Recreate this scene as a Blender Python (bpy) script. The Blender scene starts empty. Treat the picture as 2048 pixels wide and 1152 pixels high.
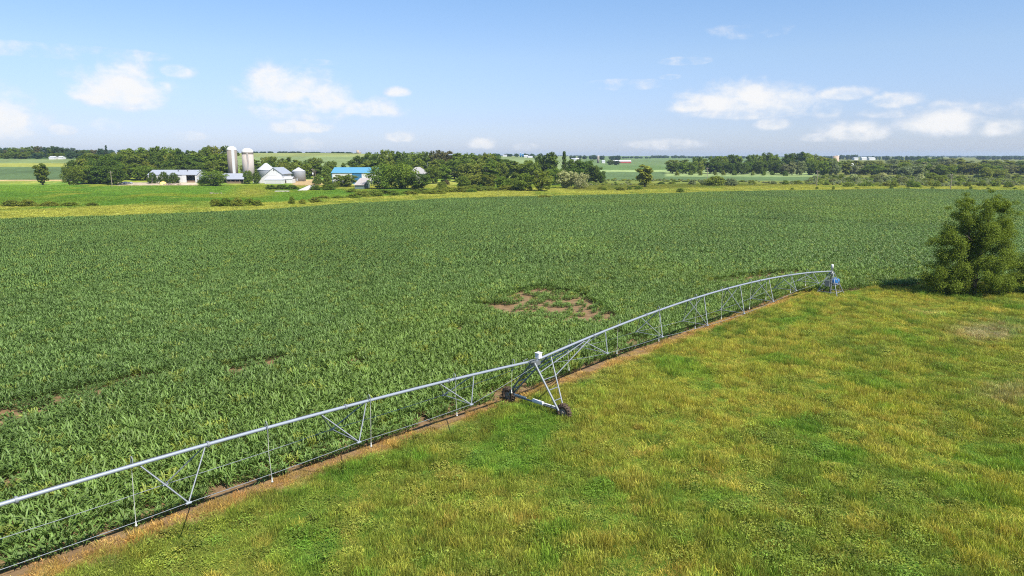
import bpy, math, random
import numpy as np
from mathutils import Vector, Matrix

SC = bpy.context.scene
COL = SC.collection
R = math.radians
rng = np.random.default_rng(7)
random.seed(7)

# ------------------------------------------------------------------ camera, sky, sun, exposure
CAM_H = 18.0
FPX = 1400.0                                   # focal length in pixels of the 2048 px wide photograph
PITCH = math.atan(261.0 / 1400.0)
cam = bpy.data.cameras.new('camera')
cam.sensor_width = 36.0
cam.lens = FPX / 2048.0 * 36.0
cam.clip_start = 0.5
cam.clip_end = 60000.0
camo = bpy.data.objects.new('camera', cam)
COL.objects.link(camo)
camo.location = (0, 0, CAM_H)
camo.rotation_euler = (math.pi / 2 - PITCH, 0, 0)
SC.camera = camo

SUN_EL = R(51)
SUN_AZ = R(140)                                # clockwise from +Y (the camera looks along +Y)
SUN_DIR = Vector((math.sin(SUN_AZ) * math.cos(SUN_EL), math.cos(SUN_AZ) * math.cos(SUN_EL), math.sin(SUN_EL)))
sl = bpy.data.lights.new('sun', 'SUN')
sl.energy = 5.0
sl.angle = R(0.5)
sl.color = (1.0, 0.93, 0.82)
so = bpy.data.objects.new('sun', sl)
COL.objects.link(so)
so.rotation_euler = SUN_DIR.to_track_quat('Z', 'Y').to_euler()
so.location = (60, -30, 120)

SC.view_settings.view_transform = 'Standard'
SC.view_settings.look = 'None'
SC.view_settings.exposure = 0.9
SC.view_settings.gamma = 1.0
try:
    SC.cycles.max_bounces = 6
    SC.cycles.diffuse_bounces = 3
    SC.cycles.transmission_bounces = 3
    SC.cycles.transparent_max_bounces = 4
    SC.cycles.volume_bounces = 0
    SC.cycles.use_denoising = False
    SC.cycles.denoising_prefilter = 'ACCURATE'
    SC.cycles.filter_width = 1.1
except Exception:
    pass

cP, sP = math.cos(PITCH), math.sin(PITCH)


def ray(u, v):
    a, b = (u - 1024) / FPX, (v - 576) / FPX
    return np.array([a, cP - sP * b, -(sP + cP * b)])


class NT:
    """Small helper for building node trees."""
    def __init__(s, tree):
        s.t = tree
        tree.nodes.clear()

    def n(s, typ, **kw):
        nd = s.t.nodes.new(typ)
        for k, v in kw.items():
            setattr(nd, k, v)
        return nd

    def link(s, a, b):
        s.t.links.new(a, b)

    def put(s, sock, val):
        if hasattr(val, 'is_linked'):
            s.link(val, sock)
        else:
            sock.default_value = val

    def math(s, op, a, b=None, c=None, clamp=False):
        nd = s.n('ShaderNodeMath', operation=op)
        nd.use_clamp = clamp
        for i, x in enumerate((a, b, c)):
            if x is not None:
                s.put(nd.inputs[i], x)
        return nd.outputs[0]

    def mix(s, f, a, b, blend='MIX'):
        nd = s.n('ShaderNodeMix', data_type='RGBA', blend_type=blend)
        s.put(nd.inputs['Factor'], f)
        for k, x in ((6, a), (7, b)):
            if isinstance(x, tuple) and len(x) == 3:
                x = (*x, 1)
            s.put(nd.inputs[k], x)
        return nd.outputs[2]

    def noise(s, vec, scale, detail=4, rough=.55, dist=0.0):
        nd = s.n('ShaderNodeTexNoise')
        if vec is not None:
            s.link(vec, nd.inputs['Vector'])
        nd.inputs['Scale'].default_value = scale
        nd.inputs['Detail'].default_value = detail
        nd.inputs['Roughness'].default_value = rough
        nd.inputs['Distortion'].default_value = dist
        return nd.outputs['Fac']

    def ramp(s, f, stops):
        nd = s.n('ShaderNodeValToRGB')
        s.link(f, nd.inputs[0])
        el = nd.color_ramp.elements
        while len(el) < len(stops):
            el.new(0.5)
        for e, (p, c) in zip(el, stops):
            e.position = p
            e.color = (*c, 1) if len(c) == 3 else c
        return nd.outputs[0]

    def smooth(s, x, lo, hi, a=0.0, b=1.0):
        nd = s.n('ShaderNodeMapRange', interpolation_type='SMOOTHSTEP')
        s.put(nd.inputs[0], x)
        nd.inputs[1].default_value = lo
        nd.inputs[2].default_value = hi
        nd.inputs[3].default_value = a
        nd.inputs[4].default_value = b
        return nd.outputs[0]


SKY_S = 0.078
CLOUDS = [  # pixel centre, half width, height above base, height below base, strength
    (245, 192, 92, 64, 22, 1.0), (165, 186, 36, 20, 16, .75), (322, 178, 24, 18, 16, .6), (262, 205, 70, 12, 16, .55), (5, 244, 66, 58, 34, .95),
    (352, 143, 38, 14, 12, .6), (570, 182, 100, 52, 32, 1.0), (655, 196, 66, 34, 40, .85), (610, 215, 120, 20, 30, .5), (735, 222, 84, 26, 14, .85),
    (797, 185, 30, 12, 10, .65), (588, 257, 52, 22, 12, .75), (630, 256, 40, 12, 10, .55),
    (800, 276, 36, 16, 9, .65), (965, 290, 36, 18, 9, .65), (618, 292, 38, 18, 9, .5), (1050, 296, 30, 12, 7, .4), (124, 262, 26, 12, 8, .4),
    (212, 252, 30, 16, 10, .45), (380, 272, 36, 10, 8, .35),
    (1470, 206, 128, 44, 24, 1.0), (1380, 212, 56, 16, 14, .7), (1580, 204, 60, 30, 26, .9), (1500, 226, 130, 14, 14, .5), (1545, 248, 36, 16, 12, .45),
    (1330, 290, 90, 14, 10, .4), (1690, 188, 60, 14, 14, .6), (1655, 216, 36, 18, 22, .5), (1785, 202, 54, 18, 16, .65), (1790, 225, 70, 14, 10, .35),
    (1705, 270, 64, 26, 14, .9), (1885, 250, 72, 36, 22, 1.0), (1878, 220, 26, 18, 16, .4), (2002, 258, 42, 20, 14, .9), (1640, 276, 44, 10, 8, .4),
    (1340, 154, 26, 6, 6, .4), (1250, 168, 110, 10, 12, .22), (100, 100, 220, 12, 14, .22), (1500, 62, 90, 12, 14, .16), (1370, 122, 60, 8, 8, .2),
    (620, 124, 60, 6, 6, .16), (2020, 215, 60, 18, 14, .3)]


def build_sky():
    w = bpy.data.worlds.new('World')
    SC.world = w
    w.use_nodes = True
    T = NT(w.node_tree)
    sky = T.n('ShaderNodeTexSky', sky_type='NISHITA')
    sky.sun_disc = False
    sky.sun_elevation = SUN_EL
    sky.sun_rotation = SUN_AZ
    sky.altitude = 300
    sky.air_density = 1.0
    sky.dust_density = 0.6
    sky.ozone_density = 1.5
    co = T.n('ShaderNodeTexCoord')
    nrm = T.n('ShaderNodeVectorMath', operation='NORMALIZE')
    T.link(co.outputs['Generated'], nrm.inputs[0])
    sep = T.n('ShaderNodeSeparateXYZ')
    T.link(nrm.outputs[0], sep.inputs[0])
    az = T.math('ARCTAN2', sep.outputs[0], sep.outputs[1])
    el = T.math('ARCSINE', sep.outputs[2])
    # the billows of the clouds are wider than high
    cmb = T.n('ShaderNodeCombineXYZ')
    T.link(az, cmb.inputs[0])
    T.link(T.math('MULTIPLY', el, 1.5), cmb.inputs[1])
    n1 = T.noise(cmb.outputs[0], 26, 8, .58, .3)
    n2 = T.noise(cmb.outputs[0], 60, 5, .6)
    wob = T.math('SUBTRACT', n1, .5)
    best = None
    for (u, v, hw, hu, hd, st) in CLOUDS:
        d = ray(u, v)
        d = d / np.linalg.norm(d)
        a0, e0 = math.atan2(d[0], d[1]), math.asin(d[2])
        k = 1.0 / FPX
        da = T.math('MULTIPLY', T.math('SUBTRACT', az, a0), 1.0 / (hw * k * 0.93))
        de = T.math('SUBTRACT', el, e0)
        up = T.math('MULTIPLY', T.math('MAXIMUM', de, 0.0), 1.0 / (hu * k))
        dn = T.math('MULTIPLY', T.math('MINIMUM', de, 0.0), 1.0 / (hd * k))
        r2 = T.math('ADD', T.math('ADD', T.math('MULTIPLY', da, da), T.math('MULTIPLY', up, up)), T.math('MULTIPLY', dn, dn))
        m = T.math('MULTIPLY', T.math('SUBTRACT', 1.0, T.math('SQRT', r2)), 1.0)
        m = T.math('MINIMUM', m, st * 0.62)
        m = T.math('SUBTRACT', m, (1 - st) * 0.10)
        best = m if best is None else T.math('MAXIMUM', best, m)
    dens = T.math('ADD', best, T.math('MULTIPLY', wob, 1.7))
    dens = T.math('ADD', dens, T.math('MULTIPLY', T.math('SUBTRACT', n2, .5), .35))
    core = T.smooth(dens, -0.14, 0.76)
    gate = T.smooth(best, -0.55, 0.1)
    alpha = T.math('MULTIPLY', T.math('MULTIPLY', core, gate), 0.92)
    # thin veil near the horizon
    tint = T.ramp(T.math('MULTIPLY', el, 2.4), [(0.0, (.70, .775, 1.15)), (.12, (.735, .775, 1.07)), (.32, (.905, .94, 1.075)), (.92, (.80, 1.13, 1.34))])
    skyc = T.mix(1.0, sky.outputs[0], tint, 'MULTIPLY')
    shade = T.smooth(T.math('ADD', n2, T.math('MULTIPLY', best, .5)), .35, .75)
    cl = T.mix(shade, (0.44 / SKY_S, 0.46 / SKY_S, 0.505 / SKY_S), (0.535 / SKY_S, 0.528 / SKY_S, 0.52 / SKY_S))
    full = T.mix(alpha, skyc, cl)
    bg = T.n('ShaderNodeBackground')
    T.link(full, bg.inputs[0])
    bg.inputs[1].default_value = SKY_S
    out = T.n('ShaderNodeOutputWorld')
    T.link(bg.outputs[0], out.inputs[0])


build_sky()


# ------------------------------------------------------------------ ground shape and pixel helpers
HY = np.array([0, 480, 560, 650, 840, 1000, 1500, 2500, 4000, 6500, 20000.])
HU = np.array([-400, 150, 450, 600, 820, 1000, 1160, 1260, 1600, 2400.])
HT = np.array([
    [0, 0, 2, 6, 16, 19, 22, 25, 28, 30, 30],
    [0, 0, 3, 7, 16, 19, 22, 25, 28, 30, 30],
    [0, 0, 3, 7, 14, 19, 27, 28, 29, 30, 30],
    [0, 0, 2, 5, 11, 16, 27.5, 28, 29, 30, 30],
    [0, 0, 2, 5, 10, 14, 25, 27, 29, 30, 30],
    [0, 0, 2, 4, 8, 11, 20, 23, 26, 30, 30],
    [0, 0, 1, 2, 4.5, 6, 12, 18, 26, 30, 30],
    [0, 0, .5, 1, 2.5, 4, 9, 16, 26, 29, 30],
    [0, 0, 0, .5, 1.5, 2.5, 6, 12, 20, 27, 28],
    [0, 0, 0, .5, 1.5, 2.5, 6, 12, 20, 27, 28.]])


def terrain(X, Y):
    X, Y = np.asarray(X, float), np.asarray(Y, float)
    yy = np.clip(Y, 1.0, 19999)
    u = np.clip(1024 + FPX * X / (0.983 * yy), -399, 2399)
    i = np.clip(np.searchsorted(HU, u, side='right') - 1, 0, len(HU) - 2)
    fu = (u - HU[i]) / (HU[i + 1] - HU[i])
    fu = fu * fu * (3 - 2 * fu)
    j = np.clip(np.searchsorted(HY, yy, side='right') - 1, 0, len(HY) - 2)
    fy = (yy - HY[j]) / (HY[j + 1] - HY[j])
    h = (HT[i, j] * (1 - fu) + HT[i + 1, j] * fu) * (1 - fy) + (HT[i, j + 1] * (1 - fu) + HT[i + 1, j + 1] * fu) * fy
    return np.where(Y < 480, 0.0, h)


def hz(x, y):
    return float(terrain(x, y))


def G(u, v):
    """Point of the ground seen at a pixel of the photograph."""
    d = ray(u, v)
    for y in np.geomspace(20, 9000, 900):
        t = y / d[1]
        p = np.array([0, 0, CAM_H]) + d * t
        if p[2] <= hz(p[0], p[1]):
            return p
    return p


def Gf(u, v, z=0.0):
    d = ray(u, v)
    return np.array([0, 0, CAM_H]) + d * ((CAM_H - z) / -d[2])


def ratio(v):
    b = (v - 576) / FPX
    return (sP + cP * b) / (cP - sP * b)


def zv(v, Y):
    return CAM_H - Y * ratio(v)


def depth(Y, z):
    return Y * cP + (CAM_H - z) * sP


def xu(u, Y, z=0.0):
    return (u - 1024) / FPX * depth(Y, z)


def proj(X, Y, Z):
    D = Y * cP + (CAM_H - Z) * sP
    return 1024 + FPX * X / D, 576 + FPX * ((CAM_H - Z) * cP - Y * sP) / D


def _hash(ix, iy, seed):
    h = (ix.astype(np.int64) * 374761393 + iy.astype(np.int64) * 668265263 + seed * 1442695041) & 0x7fffffff
    h = ((h ^ (h >> 13)) * 1274126177) & 0x7fffffff
    h = h ^ (h >> 16)
    return (h & 0xffff) / 65535.0


def vnoise(x, y, seed=0):
    x, y = np.asarray(x, float), np.asarray(y, float)
    ix, iy = np.floor(x), np.floor(y)
    fx, fy = x - ix, y - iy
    fx, fy = fx * fx * (3 - 2 * fx), fy * fy * (3 - 2 * fy)
    a, b = _hash(ix, iy, seed), _hash(ix + 1, iy, seed)
    c, d = _hash(ix, iy + 1, seed), _hash(ix + 1, iy + 1, seed)
    return (a * (1 - fx) + b * fx) * (1 - fy) + (c * (1 - fx) + d * fx) * fy


def fbm(x, y, seed=0, octv=4):
    s, a, t = 0.0, 1.0, 0.0
    for k in range(octv):
        s = s + a * vnoise(x * 2 ** k + 17.3 * k, y * 2 ** k - 9.1 * k, seed + k)
        t += a
        a *= .55
    return s / t


def sstep(x, a, b):
    t = np.clip((x - a) / (b - a), 0, 1)
    return t * t * (3 - 2 * t)


def inpoly(px, py, poly):
    poly = np.asarray(poly, float)
    inside = np.zeros(np.shape(px), bool)
    n = len(poly)
    for i in range(n):
        x1, y1 = poly[i]
        x2, y2 = poly[(i + 1) % n]
        if y1 == y2:
            continue
        c = ((y1 > py) != (y2 > py)) & (px < (x2 - x1) * (py - y1) / (y2 - y1) + x1)
        inside ^= c
    return inside


# ------------------------------------------------------------------ mesh helpers
class MB:
    def __init__(s):
        s.v, s.f, s.mi, s.sm = [], [], [], []

    def add(s, vs, fs, mi=0, smooth=False):
        o = len(s.v)
        s.v += [tuple(map(float, p)) for p in vs]
        for f in fs:
            s.f.append(tuple(o + i for i in f))
            s.mi.append(mi)
            s.sm.append(smooth)

    def box(s, x0, x1, y0, y1, z0, z1, mi=0):
        s.add([(x0, y0, z0), (x1, y0, z0), (x1, y1, z0), (x0, y1, z0), (x0, y0, z1), (x1, y0, z1), (x1, y1, z1), (x0, y1, z1)],
              [(0, 3, 2, 1), (4, 5, 6, 7), (0, 1, 5, 4), (1, 2, 6, 5), (2, 3, 7, 6), (3, 0, 4, 7)], mi)

    def hexa(s, p, mi=0):
        s.add(p, [(0, 3, 2, 1), (4, 5, 6, 7), (0, 1, 5, 4), (1, 2, 6, 5), (2, 3, 7, 6), (3, 0, 4, 7)], mi)

    def tube(s, pts, rad, n=8, mi=0, cap=True):
        pts = [Vector(p) for p in pts]
        rad = [rad] * len(pts) if not hasattr(rad, '__len__') else rad
        vs, fs = [], []
        for i, p in enumerate(pts):
            d = (pts[min(i + 1, len(pts) - 1)] - pts[max(i - 1, 0)]).normalized()
            a = Vector((0, 0, 1)) if abs(d.z) < .9 else Vector((1, 0, 0))
            x = d.cross(a).normalized()
            y = d.cross(x)
            for k in range(n):
                t = 2 * math.pi * k / n
                vs.append(p + (x * math.cos(t) + y * math.sin(t)) * rad[i])
        for i in range(len(pts) - 1):
            for k in range(n):
                a, b = i * n + k, i * n + (k + 1) % n
                fs.append((a, a + n, b + n, b))
        s.add(vs, fs, mi, True)
        if cap:
            o = len(pts) - 1
            s.add(vs[:n], [tuple(range(n))], mi)
            s.add(vs[o * n:], [tuple(reversed(range(n)))], mi)

    def lathe(s, c, prof, n=24, mi=0, smooth=True, a0=0.0, a1=2 * math.pi):
        vs, fs = [], []
        full = abs(a1 - a0 - 2 * math.pi) < 1e-6
        m = n if full else n + 1
        for (r, z) in prof:
            for k in range(m):
                t = a0 + (a1 - a0) * k / n
                vs.append((c[0] + r * math.cos(t), c[1] + r * math.sin(t), c[2] + z))
        for i in range(len(prof) - 1):
            for k in range(n):
                a, b = i * m + k, i * m + (k + 1) % m
                fs.append((a, b, b + m, a + m))
        s.add(vs, fs, mi, smooth)

    def mesh(s, name, mats):
        me = bpy.data.meshes.new(name)
        me.from_pydata(s.v, [], s.f)
        for m in (mats if isinstance(mats, (list, tuple)) else [mats]):
            me.materials.append(m)
        me.polygons.foreach_set('material_index', s.mi)
        me.polygons.foreach_set('use_smooth', s.sm)
        me.update()
        return me

    def build(s, name, mats, parent=None):
        return mkobj(name, s.mesh(name, mats), parent)


def mkobj(name, me, parent=None):
    o = bpy.data.objects.new(name, me)
    COL.objects.link(o)
    if parent is not None:
        o.parent = parent
    return o


def tag(o, label=None, cat=None, group=None, kind=None):
    for k, v in (('label', label), ('category', cat), ('group', group), ('kind', kind)):
        if v:
            o[k] = v
    return o


def thing(name, label, cat, group=None, loc=(0, 0, 0)):
    o = bpy.data.objects.new(name, None)
    COL.objects.link(o)
    o.empty_display_size = .3
    o.location = loc
    return tag(o, label, cat, group)


def np_mesh(name, V, F, mats, smooth=False):
    """V (n,3), F (m,k) arrays -> mesh."""
    me = bpy.data.meshes.new(name)
    m, k = F.shape
    me.vertices.add(len(V))
    me.vertices.foreach_set('co', np.asarray(V, np.float32).ravel())
    me.loops.add(m * k)
    me.loops.foreach_set('vertex_index', F.astype(np.int32).ravel())
    me.polygons.add(m)
    me.polygons.foreach_set('loop_start', np.arange(0, m * k, k, dtype=np.int32))
    me.polygons.foreach_set('loop_total', np.full(m, k, np.int32))
    if smooth:
        me.polygons.foreach_set('use_smooth', np.ones(m, bool))
    for q in (mats if isinstance(mats, (list, tuple)) else [mats]):
        me.materials.append(q)
    me.update(calc_edges=True)
    return me


# ------------------------------------------------------------------ materials
def new_mat(name):
    m = bpy.data.materials.new(name)
    m.use_nodes = True
    return m, NT(m.node_tree)


def finish(T, col, rough=.6, spec=.3, metal=0.0, bump=None, bstr=.3, bdist=.05):
    b = T.n('ShaderNodeBsdfPrincipled')
    T.put(b.inputs['Base Color'], (*col, 1) if isinstance(col, tuple) and len(col) == 3 else col)
    T.put(b.inputs['Roughness'], rough)
    b.inputs['Specular IOR Level'].default_value = spec
    b.inputs['Metallic'].default_value = metal
    if bump is not None:
        bp = T.n('ShaderNodeBump')
        bp.inputs['Strength'].default_value = bstr
        bp.inputs['Distance'].default_value = bdist
        T.link(bump, bp.inputs['Height'])
        T.link(bp.outputs[0], b.inputs['Normal'])
    o = T.n('ShaderNodeOutputMaterial')
    T.link(b.outputs[0], o.inputs[0])
    return b


def mat_plain(name, col, rough=.6, spec=.3, metal=0.0, var=.25, scale=1.5, ribs=None, dirt=None):
    """A weathered surface: noise in the colour, optional ribs (sheet metal) as bump, optional dirt streaks."""
    m, T = new_mat(name)
    co = T.n('ShaderNodeTexCoord')
    nz = T.noise(co.outputs['Object'], scale, 5, .6)
    c = T.mix(T.math('MULTIPLY', nz, 1.0), tuple(x * (1 - var) for x in col), tuple(min(1, x * (1 + var)) for x in col))
    if dirt:
        mp = T.n('ShaderNodeMapping')
        mp.inputs['Scale'].default_value = (1.2, 1.2, .12)
        T.link(co.outputs['Object'], mp.inputs[0])
        dn = T.noise(mp.outputs[0], 1.4, 5, .65)
        c = T.mix(T.smooth(dn, .5, .72), c, dirt)
    bump = None
    if ribs:
        wv = T.n('ShaderNodeTexWave', wave_type='BANDS', bands_direction=ribs[0], wave_profile='SIN')
        wv.inputs['Scale'].default_value = ribs[1]
        wv.inputs['Distortion'].default_value = 0
        T.link(co.outputs['Object'], wv.inputs[0])
        bump = wv.outputs['Fac']
    finish(T, c, rough, spec, metal, bump, .5, .06)
    return m


M = {}
M['white_wall'] = mat_plain('white painted boards', (.52, .52, .52), .6, .3, var=.05, ribs=('X', 1.2), dirt=(.43, .42, .39))
M['white_trim'] = mat_plain('white trim paint', (.53, .53, .53), .5, var=.04)
M['grey_roof'] = mat_plain('galvanised roof sheet', (.30, .32, .36), .5, .4, .1, var=.12, ribs=('X', 1.6), scale=.4)
M['pale_roof'] = mat_plain('pale roof sheet', (.44, .45, .48), .5, .4, .1, var=.12, scale=.5)
M['shingle'] = mat_plain('weathered pale shingles', (.27, .26, .26), .8, .2, var=.2, scale=3)
M['blue_roof'] = mat_plain('blue painted roof sheet', (.085, .245, .37), .5, .4, var=.1, ribs=('X', 1.3), scale=.6)
M['blue_door'] = mat_plain('blue sliding door', (.03, .13, .26), .5, .3, var=.1, ribs=('X', 2))
M['bin_steel'] = mat_plain('corrugated bin steel', (.30, .32, .35), .5, .4, .2, var=.12, ribs=('Z', 1.2), scale=.6)
M['concrete'] = mat_plain('silo concrete staves', (.205, .18, .155), .85, .1, var=.12, scale=.7, dirt=(.16, .135, .115))
M['concrete_light'] = mat_plain('pale silo concrete', (.37, .33, .30), .8, .1, var=.08, scale=.7, dirt=(.29, .25, .22))
M['brick'] = mat_plain('old silo tile', (.34, .27, .21), .85, .2, var=.3, scale=1.5)
M['slab'] = mat_plain('poured concrete slab', (.42, .40, .38), .85, .2, var=.12, scale=.8)
M['dark'] = mat_plain('dark barn interior', (.03, .028, .026), .9, .1, var=.2)  # near-black stands in for the shade inside the sheds
M['wood'] = mat_plain('weathered timber', (.20, .14, .10), .85, .1, var=.3, scale=2)
M['pole_wood'] = mat_plain('pole timber', (.22, .18, .14), .85, .1, var=.2, scale=3)
M['red_barn'] = mat_plain('red barn paint', (.30, .06, .05), .7, .2, var=.2)
M['rust_roof'] = mat_plain('part rusted roof sheet', (.34, .32, .31), .6, .2, .0, var=.1, scale=.5, dirt=(.32, .15, .08))
M['dark_wall'] = mat_plain('dark green shed boards', (.10, .14, .13), .8, .2, var=.2)
M['garage'] = mat_plain('grey overhead door', (.45, .45, .44), .6, .3, var=.06, ribs=('Z', 1.8))
M['glass'] = mat_plain('window glass', (.04, .05, .06), .12, .6, var=.1)
M['galv'] = mat_plain('galvanised pipe', (.245, .275, .32), .5, .4, .25, var=.10, scale=1.2)
M['galv_bar'] = mat_plain('galvanised steel bar', (.19, .21, .23), .55, .4, .3, var=.14, scale=2)
M['galv_old_or_shaded'] = mat_plain('dull or shaded galvanised steel', (.15, .165, .17), .55, .4, .3, var=.2, scale=2)  # darker steel, also the painted shade of the tower's corn-side legs
M['hose'] = mat_plain('pale drop hose', (.38, .38, .35), .6, .3, var=.08)
M['nozzle'] = mat_plain('white nozzle plastic', (.44, .44, .42), .5, .4, var=.04)
M['box_white'] = mat_plain('white control box', (.60, .60, .62), .4, .4, var=.04)
M['tyre'] = mat_plain('muddy tyre rubber', (.075, .055, .040), .9, .1, var=.4, scale=6)
M['rim'] = mat_plain('muddy steel rim', (.22, .19, .16), .7, .3, .2, var=.3, scale=4)
M['cable'] = mat_plain('black cable sheath', (.03, .03, .03), .6, .3)
M['tank_blue'] = mat_plain('blue plastic tank', (.02, .13, .36), .35, .5, var=.08)
M['tarp'] = mat_plain('yellow tarpaulin', (.68, .50, .16), .7, .2, var=.15)
M['scrap'] = mat_plain('grey brown scrap', (.28, .23, .18), .8, .2, var=.4, scale=2)
M['car_paint'] = mat_plain('silver car paint', (.36, .39, .44), .25, .6, .3, var=.04)
M['car_paint_dark'] = mat_plain('dark blue car paint', (.05, .08, .15), .25, .6, .2, var=.04)
M['rubber'] = mat_plain('tyre black', (.02, .02, .02), .8, .2)
M['bark'] = mat_plain('tree bark', (.10, .08, .06), .9, .1, var=.35, scale=5)


def mat_leaf(name, src, transl=.28, rough=.5, spec=.28, rndamt=.55):
    """Foliage: colour from the object's colour or from the scatter point, varied per leaf by the mesh's own random value."""
    m, T = new_mat(name)
    if src == 'object':
        base = T.n('ShaderNodeObjectInfo').outputs['Color']
    else:
        at = T.n('ShaderNodeAttribute', attribute_type='INSTANCER', attribute_name='tint')
        base = at.outputs['Color']
    rd = T.n('ShaderNodeAttribute', attribute_type='GEOMETRY', attribute_name='rnd')
    k = T.math('MULTIPLY_ADD', rd.outputs['Fac'], rndamt, 1 - rndamt / 2)
    kk = T.n('ShaderNodeVectorMath', operation='SCALE')
    T.link(base, kk.inputs[0])
    T.link(k, kk.inputs['Scale'])
    tp = T.n('ShaderNodeAttribute', attribute_type='GEOMETRY', attribute_name='tip')
    col = T.mix(tp.outputs['Fac'], kk.outputs[0], T.mix(1.0, kk.outputs[0], (1.65, 1.55, 1.45), 'MULTIPLY'))
    b = T.n('ShaderNodeBsdfPrincipled')
    T.link(col, b.inputs['Base Color'])
    b.inputs['Roughness'].default_value = rough
    b.inputs['Specular IOR Level'].default_value = spec
    tr = T.n('ShaderNodeBsdfTranslucent')
    T.link(T.mix(1.0, col, (1.5, 1.5, .6), 'MULTIPLY'), tr.inputs[0])
    mx = T.n('ShaderNodeMixShader')
    mx.inputs[0].default_value = transl
    T.link(b.outputs[0], mx.inputs[1])
    T.link(tr.outputs[0], mx.inputs[2])
    o = T.n('ShaderNodeOutputMaterial')
    T.link(mx.outputs[0], o.inputs[0])
    return m


M['leaf'] = mat_leaf('tree foliage', 'object', .34, .6, .06, .7)
M['leaf_far'] = mat_leaf('far woodland foliage', 'scatter', .2, .6, .2, .5)
M['corn'] = mat_leaf('corn leaf', 'scatter', .22, .48, .22, .56)
M['grass'] = mat_leaf('grass blade', 'scatter', .30, .6, .12, .6)


# ------------------------------------------------------------------ the ground: one sheet to the horizon
IRR_A = np.array([42.66, 92.16])                # pivot point of the irrigator
IRR_D = np.array([-0.68303568, -0.73038501])    # its direction, outwards
IRR_N = np.array([0.73038501, -0.68303568])     # to the grass side


def irr(s, w, z=0.0):
    p = IRR_A + IRR_D * s + IRR_N * w
    return (p[0], p[1], z)


def irr_w(X, Y):
    return (X - IRR_A[0]) * IRR_N[0] + (Y - IRR_A[1]) * IRR_N[1]


def irr_s(X, Y):
    return (X - IRR_A[0]) * IRR_D[0] + (Y - IRR_A[1]) * IRR_D[1]


EDGE_W = -3.4
BACK = [(-300, 461), (0, 444), (250, 437), (520, 425), (700, 412), (860, 403), (1000, 398), (1280, 392.5), (1450, 387), (1660, 383.5), (1800, 380.5), (2048, 385), (2350, 392)]
back_xy = [Gf(*p)[:2] for p in BACK]
corner = np.array(irr(2.5, EDGE_W)[:2])
right_edge = [Gf(u, v)[:2] for u, v in [(2350, 556), (2048, 566), (1930, 572), (1820, 575), (1740, 580), (1690, 584)]]
CORN_POLY = np.array([irr(135, EDGE_W)[:2]] + [np.array(irr(135, EDGE_W)[:2]) + np.array([-60, 40])] + back_xy + right_edge + [corner])

C_GREEN = np.array([.085, .165, .020])
C_LIME = np.array([.19, .235, .028])
C_YEL = np.array([.275, .285, .055])
C_OLIVE = np.array([.15, .165, .03])
C_TAN = np.array([.40, .30, .13])
C_CROP = np.array([.082, .128, .045])
C_PALE = np.array([.17, .22, .08])
C_WEED = np.array([.12, .15, .03])


def blend(c, t, new):
    return c * (1 - t[..., None]) + np.asarray(new) * t[..., None]


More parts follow.
